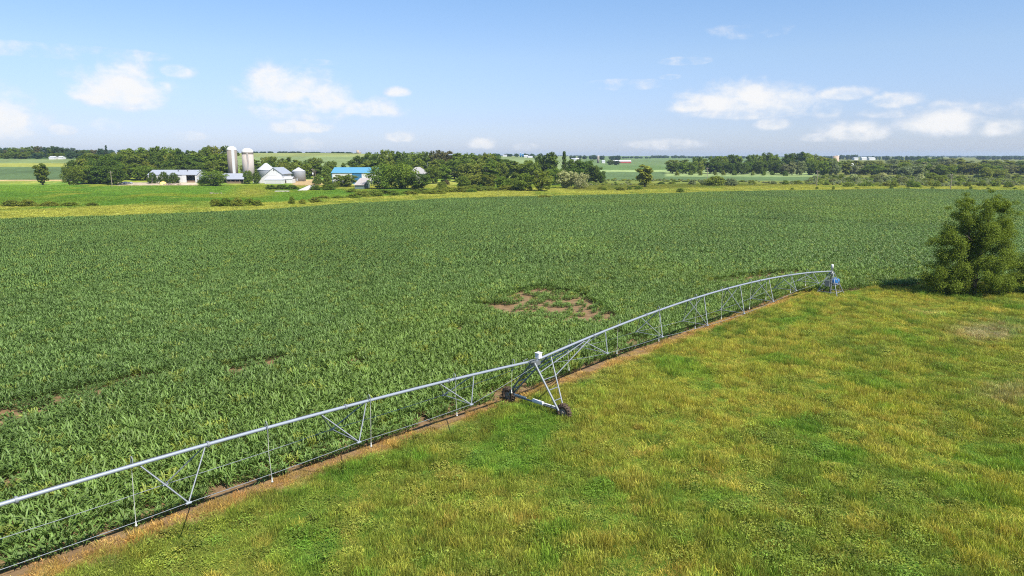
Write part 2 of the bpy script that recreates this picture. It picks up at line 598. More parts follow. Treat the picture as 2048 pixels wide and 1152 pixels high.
def ground_colour(X, Y):
    """Colour of the grass, crops and bare earth of the land itself, per ground point (the places were measured on the photograph)."""
    Z = terrain(X, Y)
    Yc = np.maximum(Y, 5)
    u, v = proj(X, Yc, Z)
    n1 = fbm(X / 22, Y / 34, 3)
    n2 = fbm(X / 7, Y / 16, 9)
    n3 = fbm(X / 60, Y / 90, 21)
    c = np.ones(X.shape + (3,)) * C_OLIVE
    far = Y > 150
    # meadow between corn and farm
    t = sstep(n1 + .25 * (n2 - .5), .40, .60)
    mead = blend(np.ones(X.shape + (3,)) * C_GREEN * 1.15, t, C_LIME)
    mead = blend(mead, sstep(n3 + .5 * (n2 - .5), .5, .68), C_YEL)
    # strip of ripe yellow grass along the far side of the corn
    be = np.interp(u, [p[0] for p in BACK], [p[1] for p in BACK])
    wd = np.interp(u, [-300, 0, 300, 520, 860, 1100, 1300, 1600, 2048], [30, 30, 34, 18, 15, 20, 18, 17, 18])
    strip = sstep(v + wd * .7 * (n2 - .5) + wd * .5 * (n1 - .5), be - wd - 3, be - wd + 3)
    mead = blend(mead, strip * (.55 + .45 * sstep(n2 + .5 * (n1 - .5), .3, .55)), C_YEL * (.85 + .3 * n2[..., None]))
    # green sward in front of the farm yard and on the left
    g = sstep(u, 150, 220) * (1 - sstep(u, 455, 500)) * sstep(v, 370, 374) * (1 - sstep(v + 5 * n2, 386, 394))
    mead = blend(mead, g * .85, C_GREEN * 1.35)
    g = (1 - sstep(u, 120, 170)) * sstep(v, 366, 370) * (1 - sstep(v + 4 * n2, 382, 388))
    mead = blend(mead, g * .8, C_GREEN * 1.45)
    g = sstep(v + 8 * (n1 - .5), 394, 398) * (1 - sstep(v, 408, 414)) * (1 - sstep(u, 380, 480)) * .75
    mead = blend(mead, g, C_GREEN * 1.1)
    g = sstep(u, 520, 560) * (1 - sstep(u, 1000, 1080)) * sstep(v, 383, 387) * (1 - sstep(v, be - 22, be - 14))
    mead = blend(mead, g * .8, C_GREEN * 1.3)
    # yellow knoll beside the barn
    k = np.exp(-(((u - 505) / 38) ** 2 + ((v - 385) / 7) ** 2))
    mead = blend(mead, np.clip(k * 1.2, 0, 1) * .8, C_YEL * .9)
    # scrubby wet ground to the right
    g = sstep(u, 1120, 1180) * (1 - sstep(v, be - 16, be - 11)) * sstep(v + 3 * n2, 352, 360)
    mead = blend(mead, g * .8, C_OLIVE * .9)
    # farm yard
    g = sstep(u, 226, 236) * (1 - sstep(u, 390, 400)) * sstep(v, 364, 366) * (1 - sstep(v, 370.5, 372))
    mead = blend(mead, g, (.40, .33, .25))
    g = sstep(u, 582, 590) * (1 - sstep(u, 640, 650)) * sstep(v, 358, 360) * (1 - sstep(v, 370, 373))
    mead = blend(mead, g, (.36, .26, .13))
    c = np.where((far & (Y < 900))[..., None], mead, c)
    # the far fields
    def fld(mask, col, amp=.12):
        nonlocal c
        c = blend(c, mask.astype(float), np.asarray(col) * (1 + amp * 2 * (n3[..., None] - .5)))
    L = (u < 150) & far
    fld(L & (v < 362) & (v >= 360), C_TAN)
    fld(L & (v < 360) & (v >= 334), C_CROP * .95)
    fld(L & (v < 334) & (v >= 327), C_YEL * .8)
    fld(L & (v < 327) & (v >= 318.5), C_PALE * .8)
    fld(L & (v < 318.5), (.06, .10, .03))
    H = (u >= 150) & (u < 1165) & (Y > 660)
    fld(H, C_PALE * .92, .3)
    fld(H & (v < 313), C_PALE * np.array([1.15, 1.0, .8]), .3)
    Rr = (u >= 1165) & (Y > 560)
    fld(Rr, C_CROP * 1.02)
    fld(Rr & (v < 344) & (v >= 340), C_PALE * 1.3)
    fld(Rr & (v < 340) & (v >= 331), np.array([.090, .145, .040]))
    fld(Rr & (v < 331), np.array([.105, .155, .050]), .2)
    fld((u > 1330) & (u < 1700) & (Y > 560) & (v < 353) & (v > 343), C_PALE * 1.2)
    fld((u > 1640) & (Y > 560), C_OLIVE * .8)
    # the near grass
    near = ~far
    w = irr_w(X, Y)
    dry = sstep(-w + 1.6 * (n2 - .5), 1.4, 2.5) * (w > EDGE_W - 2)
    gnear = blend(np.ones(X.shape + (3,)) * C_GREEN * .8, sstep(n1, .4, .62), C_OLIVE * .75)
    gnear = blend(gnear, dry, (.24, .16, .08))
    c = np.where(near[..., None], gnear, c)
    return c


def build_ground():
    Ys = np.concatenate([np.array([-400, -150, -60, -20, 0]), np.arange(6, 150, 3), np.geomspace(150, 9500, 300)])
    sl_ = np.concatenate([np.linspace(-2.6, -.95, 24), np.arange(-.92, .921, .0045), np.linspace(.95, 2.6, 24)])
    YY, SS = np.meshgrid(Ys, sl_, indexing='ij')
    XX = SS * np.maximum(np.abs(YY), 120)
    ZZ = terrain(XX, YY)
    ny, nx = YY.shape
    idx = np.arange(ny * nx).reshape(ny, nx)
    F = np.stack([idx[:-1, :-1], idx[:-1, 1:], idx[1:, 1:], idx[1:, :-1]], -1).reshape(-1, 4)
    V = np.stack([XX, YY, ZZ], -1).reshape(-1, 3)
    m, T = new_mat('grassland and far fields')
    at = T.n('ShaderNodeAttribute', attribute_type='GEOMETRY', attribute_name='land')
    ge = T.n('ShaderNodeNewGeometry')
    mp = T.n('ShaderNodeMapping')
    mp.inputs['Scale'].default_value = (1, .5, 1)
    T.link(ge.outputs['Position'], mp.inputs[0])
    nA = T.noise(mp.outputs[0], .35, 6, .65)
    nB = T.noise(mp.outputs[0], .03, 5, .6)
    f = T.math('ADD', T.math('MULTIPLY', nA, .9), T.math('MULTIPLY', nB, .5))
    sc = T.n('ShaderNodeVectorMath', operation='SCALE')
    T.link(at.outputs['Color'], sc.inputs[0])
    T.link(T.smooth(f, .4, 1.0, .62, 1.35), sc.inputs['Scale'])
    finish(T, sc.outputs[0], .9, .1, 0, nA, .9, .6)
    me = np_mesh('ground', V, F, m, True)
    c = ground_colour(XX, YY).reshape(-1, 3)
    ca = me.attributes.new('land', 'FLOAT_COLOR', 'POINT')
    ca.data.foreach_set('color', np.concatenate([c, np.ones((len(c), 1))], 1).astype(np.float32).ravel())
    o = mkobj('ground', me)
    tag(o, kind='structure')


build_ground()


def build_soil():
    """Bare earth of the corn field, 5 cm above the ground sheet."""
    vs = [(p[0], p[1], 0.03) for p in CORN_POLY]
    # headland strip of bare soil beside the corn
    w1 = EDGE_W + .9
    vs2 = [irr(135, w1, .03), irr(0, w1, .03)]
    poly = [vs2[0]] + vs[1:-1] + [vs2[1]]
    m, T = new_mat('field soil')
    ge = T.n('ShaderNodeNewGeometry')
    n = T.noise(ge.outputs['Position'], 1.1, 7, .65)
    c = T.ramp(n, [(.3, (.11, .07, .038)), (.55, (.185, .122, .065)), (.75, (.255, .178, .098))])
    finish(T, c, .95, .1, 0, n, .8, .15)
    me = bpy.data.meshes.new('field_soil')
    me.from_pydata(poly, [], [tuple(range(len(poly)))])
    me.materials.append(m)
    o = mkobj('field_soil', me)
    tag(o, kind='structure')


build_soil()


# ------------------------------------------------------------------ scattering (crop and grass only)
def scatter(name, P, rot, scale, tint, idx, protos, label=None):
    """One object whose points carry the copies of the prototype plants."""
    n = len(P)
    me = bpy.data.meshes.new(name)
    me.vertices.add(n)
    me.vertices.foreach_set('co', np.asarray(P, np.float32).ravel())
    a = me.attributes.new('rot', 'FLOAT_VECTOR', 'POINT')
    a.data.foreach_set('vector', np.asarray(rot, np.float32).ravel())
    a = me.attributes.new('scl', 'FLOAT_VECTOR', 'POINT')
    scale = np.asarray(scale, np.float32)
    if scale.ndim == 1:
        scale = np.repeat(scale[:, None], 3, 1)
    a.data.foreach_set('vector', scale.ravel())
    a = me.attributes.new('pick', 'INT', 'POINT')
    a.data.foreach_set('value', np.asarray(idx, np.int32))
    a = me.attributes.new('tint', 'FLOAT_COLOR', 'POINT')
    a.data.foreach_set('color', np.concatenate([tint, np.ones((n, 1))], 1).astype(np.float32).ravel())
    o = mkobj(name, me)
    coll = bpy.data.collections.new(name + ' plants')
    for i, pm in enumerate(protos):
        po = bpy.data.objects.new('%s_plant_%02d' % (name, i), pm)
        coll.objects.link(po)
    ng = bpy.data.node_groups.new(name + ' scatter', 'GeometryNodeTree')
    ng.interface.new_socket('Geometry', in_out='INPUT', socket_type='NodeSocketGeometry')
    ng.interface.new_socket('Geometry', in_out='OUTPUT', socket_type='NodeSocketGeometry')
    N = ng.nodes
    gi, go = N.new('NodeGroupInput'), N.new('NodeGroupOutput')
    ci = N.new('GeometryNodeCollectionInfo')
    ci.inputs['Collection'].default_value = coll
    ci.inputs['Separate Children'].default_value = True
    ci.inputs['Reset Children'].default_value = True
    ip = N.new('GeometryNodeInstanceOnPoints')

    def named(nm, ty):
        q = N.new('GeometryNodeInputNamedAttribute')
        q.data_type = ty
        q.inputs[0].default_value = nm
        return q.outputs[0]
    L = ng.links
    er = N.new('FunctionNodeEulerToRotation')
    L.new(named('rot', 'FLOAT_VECTOR'), er.inputs[0])
    L.new(gi.outputs[0], ip.inputs['Points'])
    L.new(ci.outputs[0], ip.inputs['Instance'])
    ip.inputs['Pick Instance'].default_value = True
    L.new(named('pick', 'INT'), ip.inputs['Instance Index'])
    L.new(er.outputs[0], ip.inputs['Rotation'])
    L.new(named('scl', 'FLOAT_VECTOR'), ip.inputs['Scale'])
    L.new(ip.outputs[0], go.inputs[0])
    md = o.modifiers.new('scatter', 'NODES')
    md.node_group = ng
    tag(o, kind='stuff')
    if label:
        o['label'] = label
    return o


def ribbon_mesh(name, ribs, mat, fold=0.0):
    """ribs: list of (centre points (k,3), side vectors (k,3), random value, tip values (k,)) -> strips of quads."""
    V, F, rn, tp = [], [], [], []
    o = 0
    for (c, sd, rv, tip) in ribs:
        k = len(c)
        if fold > 0:
            lift = np.linalg.norm(sd, axis=1)[:, None] * np.array([0, 0, fold])
            V += [c - sd + lift, c, c + sd + lift]
            i = np.arange(k - 1)
            a, b, d = o + i, o + k + i, o + 2 * k + i
            F += [np.stack([a, b, b + 1, a + 1], 1), np.stack([b, d, d + 1, b + 1], 1)]
            rn += [np.full(3 * k, rv)]
            tp += [tip, tip, tip]
            o += 3 * k
        else:
            V += [c - sd, c + sd]
            i = np.arange(k - 1)
            a, b = o + i, o + k + i
            F += [np.stack([a, b, b + 1, a + 1], 1)]
            rn += [np.full(2 * k, rv)]
            tp += [tip, tip]
            o += 2 * k
    me = np_mesh(name, np.concatenate(V), np.concatenate(F), mat, True)
    for nm, dat in (('rnd', rn), ('tip', tp)):
        a = me.attributes.new(nm, 'FLOAT', 'POINT')
        a.data.foreach_set('value', np.concatenate(dat).astype(np.float32))
    return me


def corn_segment(name, near, seed):
    """About a metre of a row of young corn."""
    g = np.random.default_rng(seed)
    ribs = []
    npl = 5
    for p in range(npl):
        x0 = (p + .5) / npl - .5 + g.normal(0, .03)
        y0 = g.normal(0, .04)
        hgt = g.uniform(.62, .92)
        nl = 9 if near else 7
        az0 = g.uniform(0, 6.28)
        k = 6 if near else 4
        t = np.linspace(0, 1, k)
        # stalk
        c = np.stack([x0 + 0 * t, y0 + 0 * t, t * hgt * .8], 1)
        ribs.append((c, np.tile([.014, .006, 0], (k, 1)), .3, 0 * t))
        for l in range(nl):
            f = l / (nl - 1)
            az = az0 + math.pi * l + g.normal(0, .45)
            L = (.46 + .40 * math.sin(math.pi * min(1, f * .9 + .15))) * g.uniform(.8, 1.2)
            W = (.030 + .020 * math.sin(math.pi * f)) * g.uniform(.85, 1.2) * (1.0 if near else 1.3)
            zb = hgt * (.12 + .62 * f)
            up = (.95 + .85 * f) * g.uniform(.75, 1.25)
            droop = g.uniform(.25, 1.05) * (1 - .35 * f)
            r = L * (t * .86 - .12 * t * t)
            z = zb + L * (up * t - (up * .42 + droop * .55) * t ** 2.0)
            z = np.maximum(z, .03)
            c = np.stack([x0 + r * math.cos(az), y0 + r * math.sin(az), z], 1)
            w = W * np.clip(np.sin(np.pi * (t * .82 + .18)) * 1.05, .06, 1)
            tw = g.normal(0, .5) * t
            sx, sy = -math.sin(az), math.cos(az)
            sd = np.stack([sx * w * np.cos(tw), sy * w * np.cos(tw), w * np.sin(tw)], 1)
            ribs.append((c, sd, g.random(), 0 * t))
    return ribbon_mesh(name, ribs, M['corn'], .35 if near else 0.0)


def in_frame(X, Y, mx=150, my=140):
    D = Y * cP + CAM_H * sP
    u, v = proj(X, np.maximum(Y, 2), 0 * X)
    return (D > 8) & (u > -mx) & (u < 2048 + mx) & (v < 1152 + my)


PATCH = [np.array([Gf(u, v)[:2] for u, v in poly]) for poly in (
    [(928, 614), (985, 612), (1060, 612), (1110, 606), (1150, 612), (1185, 624), (1192, 652), (1120, 653), (1060, 648), (1000, 634)],
    [(1225, 668), (1260, 676), (1300, 690), (1250, 694)])]
THIN = [np.array([Gf(u, v)[:2] for u, v in poly]) for poly in (
    [(-20, 824), (110, 796), (250, 764), (345, 748), (350, 764), (240, 790), (160, 818), (60, 850), (-20, 880)],
    [(985, 600), (1080, 578), (1160, 590), (1240, 640), (1200, 655)],
    [(440, 742), (560, 718), (600, 728), (470, 762)],
    [(1380, 575), (1480, 556), (1600, 545), (1600, 552), (1480, 570)])]


def build_corn():
    def grid(sp, seg, d0, d1, seed):
        """Row pieces between two distances; the rows run parallel to the irrigator."""
        g = np.random.default_rng(seed)
        ws = np.arange(EDGE_W - .2 + sp * math.ceil(120 / sp), -min(460, d1 + 130), -sp)
        ss = np.arange(-420 if d1 > 200 else -170, 160, seg)
        WW, S_ = np.meshgrid(ws, ss, indexing='ij')
        S_ = S_ + g.uniform(-.5, .5, (len(ws), 1)) * seg + g.normal(0, .05, S_.shape)
        WW = WW + g.normal(0, .045, WW.shape) + .25 * (vnoise(S_ / 14, WW / 40, 5) - .5)
        X = (IRR_A[0] + IRR_D[0] * S_ + IRR_N[0] * WW).ravel()
        Y = (IRR_A[1] + IRR_D[1] * S_ + IRR_N[1] * WW).ravel()
        dd = np.hypot(X, Y) + 16 * (vnoise(X / 9, Y / 9, 6) - .5)
        k = (dd >= d0) & (dd < d1) & (Y > 15) & in_frame(X, Y)
        return X[k], Y[k]
    parts = [grid(.66, .90, 0, 62, 1), grid(.58, .76, 62, 115, 4), grid(.64, .85, 115, 210, 2), grid(.76, 1.0, 210, 2000, 3)]
    size = np.concatenate([np.full(len(p[0]), q) for p, q in zip(parts, (.88, .765, .86, 1.0))])
    X, Y = np.concatenate([p[0] for p in parts]), np.concatenate([p[1] for p in parts])
    ang = np.full(X.size, math.atan2(IRR_D[1], IRR_D[0]))
    # headland rows along the grass edge by the pivot and the big tree
    eX, eY = [p[0] for p in right_edge[::-1]], [p[1] for p in right_edge[::-1]]
    head = (X > 44) & (Y < np.interp(X, eX, eY) + 12.5)
    X, Y, ang, size = X[~head], Y[~head], ang[~head], size[~head]
    gh = np.random.default_rng(8)
    for k in range(13):
        xs = np.arange(44, 118, .8) + gh.uniform(-.3, .3)
        ys = np.interp(xs, eX, eY) + .45 + .96 * k + gh.normal(0, .05, len(xs))
        X, Y = np.concatenate([X, xs]), np.concatenate([Y, ys])
        ang, size = np.concatenate([ang, gh.normal(.05, .04, len(xs))]), np.concatenate([size, np.full(len(xs), .81)])
    # headland rows near the pivot run the other way
    keep = inpoly(X, Y, CORN_POLY)
    X, Y, ang, size = X[keep], Y[keep], ang[keep], size[keep]
    u, v = proj(X, Y, 0 * X)
    dens = np.ones(len(X))
    hs = .92 + .30 * (fbm(X / 9, Y / 9, 40) - .5) + .25 * (fbm(X / 35, Y / 35, 41) - .5)
    for p in PATCH:
        i = inpoly(X, Y, p)
        hs[i] *= .85
        dens[i] = np.where(fbm(X[i] / 2.2, Y[i] / 2.2, 44) < .53, .14, .62)
        hs[i] *= .62
    for p in THIN:
        i = inpoly(X, Y, p) & (dens > .9)
        dens[i] = .58 - .45 * (fbm(X[i] / 3, Y[i] / 3, 45) > .50)
        hs[i] *= .58
    w = irr_w(X, Y)
    dens *= np.where((w > EDGE_W - 1.1 * fbm(X / 1.7, Y / 1.7, 49)) & (irr_s(X, Y) > 3), .12, 1)
    ed = (w > EDGE_W - 1.3) & (irr_s(X, Y) > 3)
    dens[ed] = .8
    hs[ed] *= .75
    dens *= np.where(fbm(X / 4.5, Y / 4.5, 47) < .24, .4, 1.0)
    keep = rng.random(len(X)) < dens
    X, Y, ang, hs, size = X[keep], Y[keep], ang[keep], hs[keep], size[keep]
    n = len(X)
    tn = fbm(X / 12, Y / 20, 50)
    tn2 = fbm(X / 60, Y / 70, 53)
    base = np.array([.098, .162, .040])
    tint = base[None] * (.84 + .40 * tn[:, None])
    f = sstep(tn2, .42, .62)[:, None]
    tint = tint * (1 - f) + tint * np.array([1.12, 1.06, .9]) * f
    tint = tint * rng.uniform(.80, 1.20, (n, 1))
    odd = rng.random(n) < .07
    tint[odd] *= np.array([1.55, 1.2, .9])
    dist = np.hypot(X, Y)
    nearm = np.hypot(X, Y) < 112
    rot = np.stack([rng.normal(0, .03, n), rng.normal(0, .03, n), ang + np.where(rng.random(n) < .5, math.pi, 0) + rng.normal(0, .05, n)], 1)
    P = np.stack([X, Y, np.full(n, .03)], 1)
    pn = [corn_segment('corn_row_near_%d' % i, True, 100 + i) for i in range(8)]
    pf = [corn_segment('corn_row_far_%d' % i, False, 200 + i) for i in range(6)]
    idx = np.where(nearm, rng.integers(0, 8, n), 8 + rng.integers(0, 6, n))
    scl = np.stack([size * 1.05, size * 1.06 * (.5 + .5 * hs), size * hs * 1.26], 1)
    scatter('corn_crop', P, rot, scl, tint, idx, pn + pf, 'dense green field of young corn in rows')
    print('corn segments', n, 'near', int(nearm.sum()))


def grass_tuft(name, seed, nb, rad, h0, h1, wid, tipf, lean=.35):
    g = np.random.default_rng(seed)
    ribs = []
    t = np.linspace(0, 1, 4)
    for b in range(nb):
        r = rad * math.sqrt(g.random())
        a = g.uniform(0, 6.28)
        x0, y0 = r * math.cos(a), r * math.sin(a)
        h = g.uniform(h0, h1) * (1 - .35 * (r / rad) ** 2)
        az = g.uniform(0, 6.28)
        ln = abs(g.normal(0, lean)) * h
        c = np.stack([x0 + ln * t ** 1.8 * math.cos(az), y0 + ln * t ** 1.8 * math.sin(az), h * (t - .12 * t * t)], 1)
        az2 = g.uniform(0, 6.28)
        head = g.random() < tipf
        w = wid * g.uniform(.7, 1.3) * (np.array([1, .9, .65, .12]) if not head else np.array([.5, .45, 1.25, .8]))
        sd = np.stack([w * math.cos(az2), w * math.sin(az2), 0 * w], 1)
        tip = np.array([0, 0, .4, .55]) * (1.6 if head else .3)
        ribs.append((c, sd, g.random(), np.clip(tip, 0, 1)))
    return ribbon_mesh(name, ribs, M['grass'])


def herb_tuft(name, seed, nb, rad, h0, h1):
    """Broad-leaved weeds among the grass."""
    g = np.random.default_rng(seed)
    ribs = []
    t = np.linspace(0, 1, 3)
    for b in range(nb):
        a = g.uniform(0, 6.28)
        r = rad * math.sqrt(g.random())
        z = g.uniform(h0, h1) * (1 - .5 * (r / rad) ** 2)
        az = g.uniform(0, 6.28)
        L = g.uniform(.04, .11)
        c = np.stack([r * math.cos(a) + L * t * math.cos(az), r * math.sin(a) + L * t * math.sin(az), z + L * (.3 * t - .5 * t * t)], 1)
        w = L * .28 * np.array([.5, 1, .15])
        sd = np.stack([-w * math.sin(az), w * math.cos(az), g.normal(0, .3) * w], 1)
        ribs.append((c, sd, g.random(), 0 * t))
    return ribbon_mesh(name, ribs, M['grass'])


def near_grass_tint(X, Y):
    n1 = fbm(X / 5.5, Y / 6, 60)
    n2 = fbm(X / 1.3, Y / 1.4, 64, 3)
    n3 = fbm(X / 22, Y / 26, 68)
    w = irr_w(X, Y)
    D = np.hypot(X, Y)
    c = np.ones((len(X), 3)) * np.array([.138, .187, .030])
    yl = sstep(.5 + .8 * (n1 - .5) + .75 * (n2 - .5) + .30 * (n3 - .5) + .10 * sstep(w, -2, 4) * (1 - sstep(w, 8, 14)) + .06, .30, .74)
    # greener at the near left and along the right, yellower in the middle
    yl = yl * (1 - .3 * (1 - sstep(X - .2 * (Y - 30), 2, 16)) * (1 - sstep(Y, 38, 58)))
    yl = yl * (1 - .55 * sstep(X + .35 * (Y - 30), 30, 55) * (1 - sstep(Y, 55, 75))) * (.45 + .55 * sstep(w + .25 * (Y - 30), 3, 12))
    c = blend(c, yl * .9, (.262, .262, .044))
    c = blend(c, sstep(n2, .57, .75) * .55, (.31, .285, .060))
    c = blend(c, sstep(fbm(X / 5, Y / 5, 71), .58, .70) * .6, (.09, .20, .022))
    dry = sstep(-w + 1.3 * (n2 - .5) + .8 * (fbm(X / 4, Y / 4, 73) - .5), 1.35, 2.5) * (1 - sstep(irr_s(X, Y), 118, 130) * 0)
    dry = dry * np.where(irr_s(X, Y) > 6, 1, .35)
    c = blend(c, dry * .92, (.36, .24, .078))
    for (pu, pv, ru, rv, col, am) in ((1975, 665, 60, 16, (.30, .25, .15), .8), (1850, 628, 34, 5, (.42, .36, .13), .7), (1990, 622, 26, 4, (.42, .33, .08), .7), (2020, 790, 60, 22, (.27, .24, .12), .6)):
        u, v = proj(X, Y, 0 * X)
        k = np.exp(-(((u - pu) / ru) ** 2 + ((v - pv) / rv) ** 2))
        c = blend(c, np.clip(k * 1.5 * (n2 + .3), 0, 1) * am, col)
    return c, dry, n2, yl


def build_grass():
    g = np.random.default_rng(5)
    step = .40
    X, Y = np.meshgrid(np.arange(-60, 130, step), np.arange(14, 150, step))
    X = X.ravel() + g.uniform(-.3, .3, X.size)
    Y = Y.ravel() + g.uniform(-.3, .3, Y.size)
    k = in_frame(X, Y) & (irr_w(X, Y) > EDGE_W + .15)
    X, Y = X[k], Y[k]
    k = ~inpoly(X, Y, CORN_POLY) & (Y < 125)
    # bare soil and wheel rut beside the crop
    w = irr_w(X, Y)
    k &= ~((w < EDGE_W + .75 + .9 * (fbm(X / 1.6, Y / 1.6, 90) - .5)) & (irr_s(X, Y) > 5) & (g.random(len(X)) < .42))
    X, Y = X[k], Y[k]
    n = len(X)
    tint, dry, n2, yl = near_grass_tint(X, Y)
    tint = tint * g.uniform(.68, 1.32, (n, 1)) * (1 + g.normal(0, .07, (n, 3)))
    tufts = [grass_tuft('meadow_grass_%d' % i, 300 + i, 125, .40, .16, .42, .0075, .15) for i in range(4)]
    tufts += [grass_tuft('meadow_seed_grass_%d' % i, 320 + i, 120, .40, .20, .52, .0070, .45) for i in range(4)]
    tufts += [herb_tuft('meadow_weed_%d' % i, 340 + i, 110, .55, .05, .46) for i in range(2)]
    p = g.random(n)
    hb = sstep(fbm(X / 4, Y / 4, 95), .5, .66)
    idx = np.where(p < .18 + .5 * yl, 4 + g.integers(0, 4, n), g.integers(0, 4, n))
    wd_ = (g.random(n) < .05 + hb * .28)
    idx = np.where(wd_ & (dry < .3) & (yl < .6), 8 + g.integers(0, 2, n), idx)
    tint[idx > 7] *= 1.12
    hs = (.35 + 1.25 * sstep(.6 * fbm(X / 1.5, Y / 1.5, 97, 3) + .4 * fbm(X / 5, Y / 5, 99, 2), .3, .7)) * g.uniform(.75, 1.3, n) * (1 - .4 * dry)
    scl = np.stack([np.full(n, 1.15), np.full(n, 1.15), hs], 1)
    rot = np.stack([g.normal(0, .08, n), g.normal(0, .08, n), g.uniform(0, 6.28, n)], 1)
    P = np.stack([X, Y, np.zeros(n)], 1)
    scatter('meadow_grass', P, rot, scl, tint, idx, tufts, 'tall uncut yellow green grass beside the corn')
    print('grass tufts', n)


def build_far_grass():
    """Rough grass between the corn and the farm."""
    g = np.random.default_rng(15)
    n0 = 60000
    Y = 150 + 340 * g.random(n0) ** .8
    X = (g.random(n0) * 2 - 1) * .80 * Y
    k = ~inpoly(X, Y, CORN_POLY)
    for (x0, x1, y0, y1) in ((xu(236, 480), xu(392, 480), 465, 500), (xu(598, 400), xu(617, 400), 386, 414)):
        k &= ~((X > x0) & (X < x1) & (Y > y0) & (Y < y1))
    X, Y = X[k], Y[k]
    k = (Y < 470) | (X / Y > .1)
    X, Y = X[k], Y[k]
    n = len(X)
    tint = ground_colour(X, Y) * g.uniform(.75, 1.15, (n, 1))
    protos = [grass_tuft('rough_grass_%d' % i, 400 + i, 70, .9, .35, .95, .05, .25, .5) for i in range(4)]
    hs = .25 + .95 * fbm(X / 9, Y / 14, 98) ** 2
    scl = np.stack([np.full(n, 1.3), np.full(n, 1.3), hs], 1)
    rot = np.stack([0 * X, 0 * X, g.uniform(0, 6.28, n)], 1)
    scatter('rough_grass', np.stack([X, Y, terrain(X, Y)], 1), rot, scl, tint, g.integers(0, 4, n), protos, 'rough yellow green grass between the corn and the farm')


build_corn()
build_grass()
build_far_grass()


# ------------------------------------------------------------------ the centre-pivot irrigator
def pipe_z(s):
    if s <= 60:
        t = s / 60
        return 3.08 + (3.70 - 3.08) * t + 1.50 * 4 * t * (1 - t)
    t = (s - 60) / 60
    return 3.70 + 1.00 * 4 * t * (1 - t) * 1.02


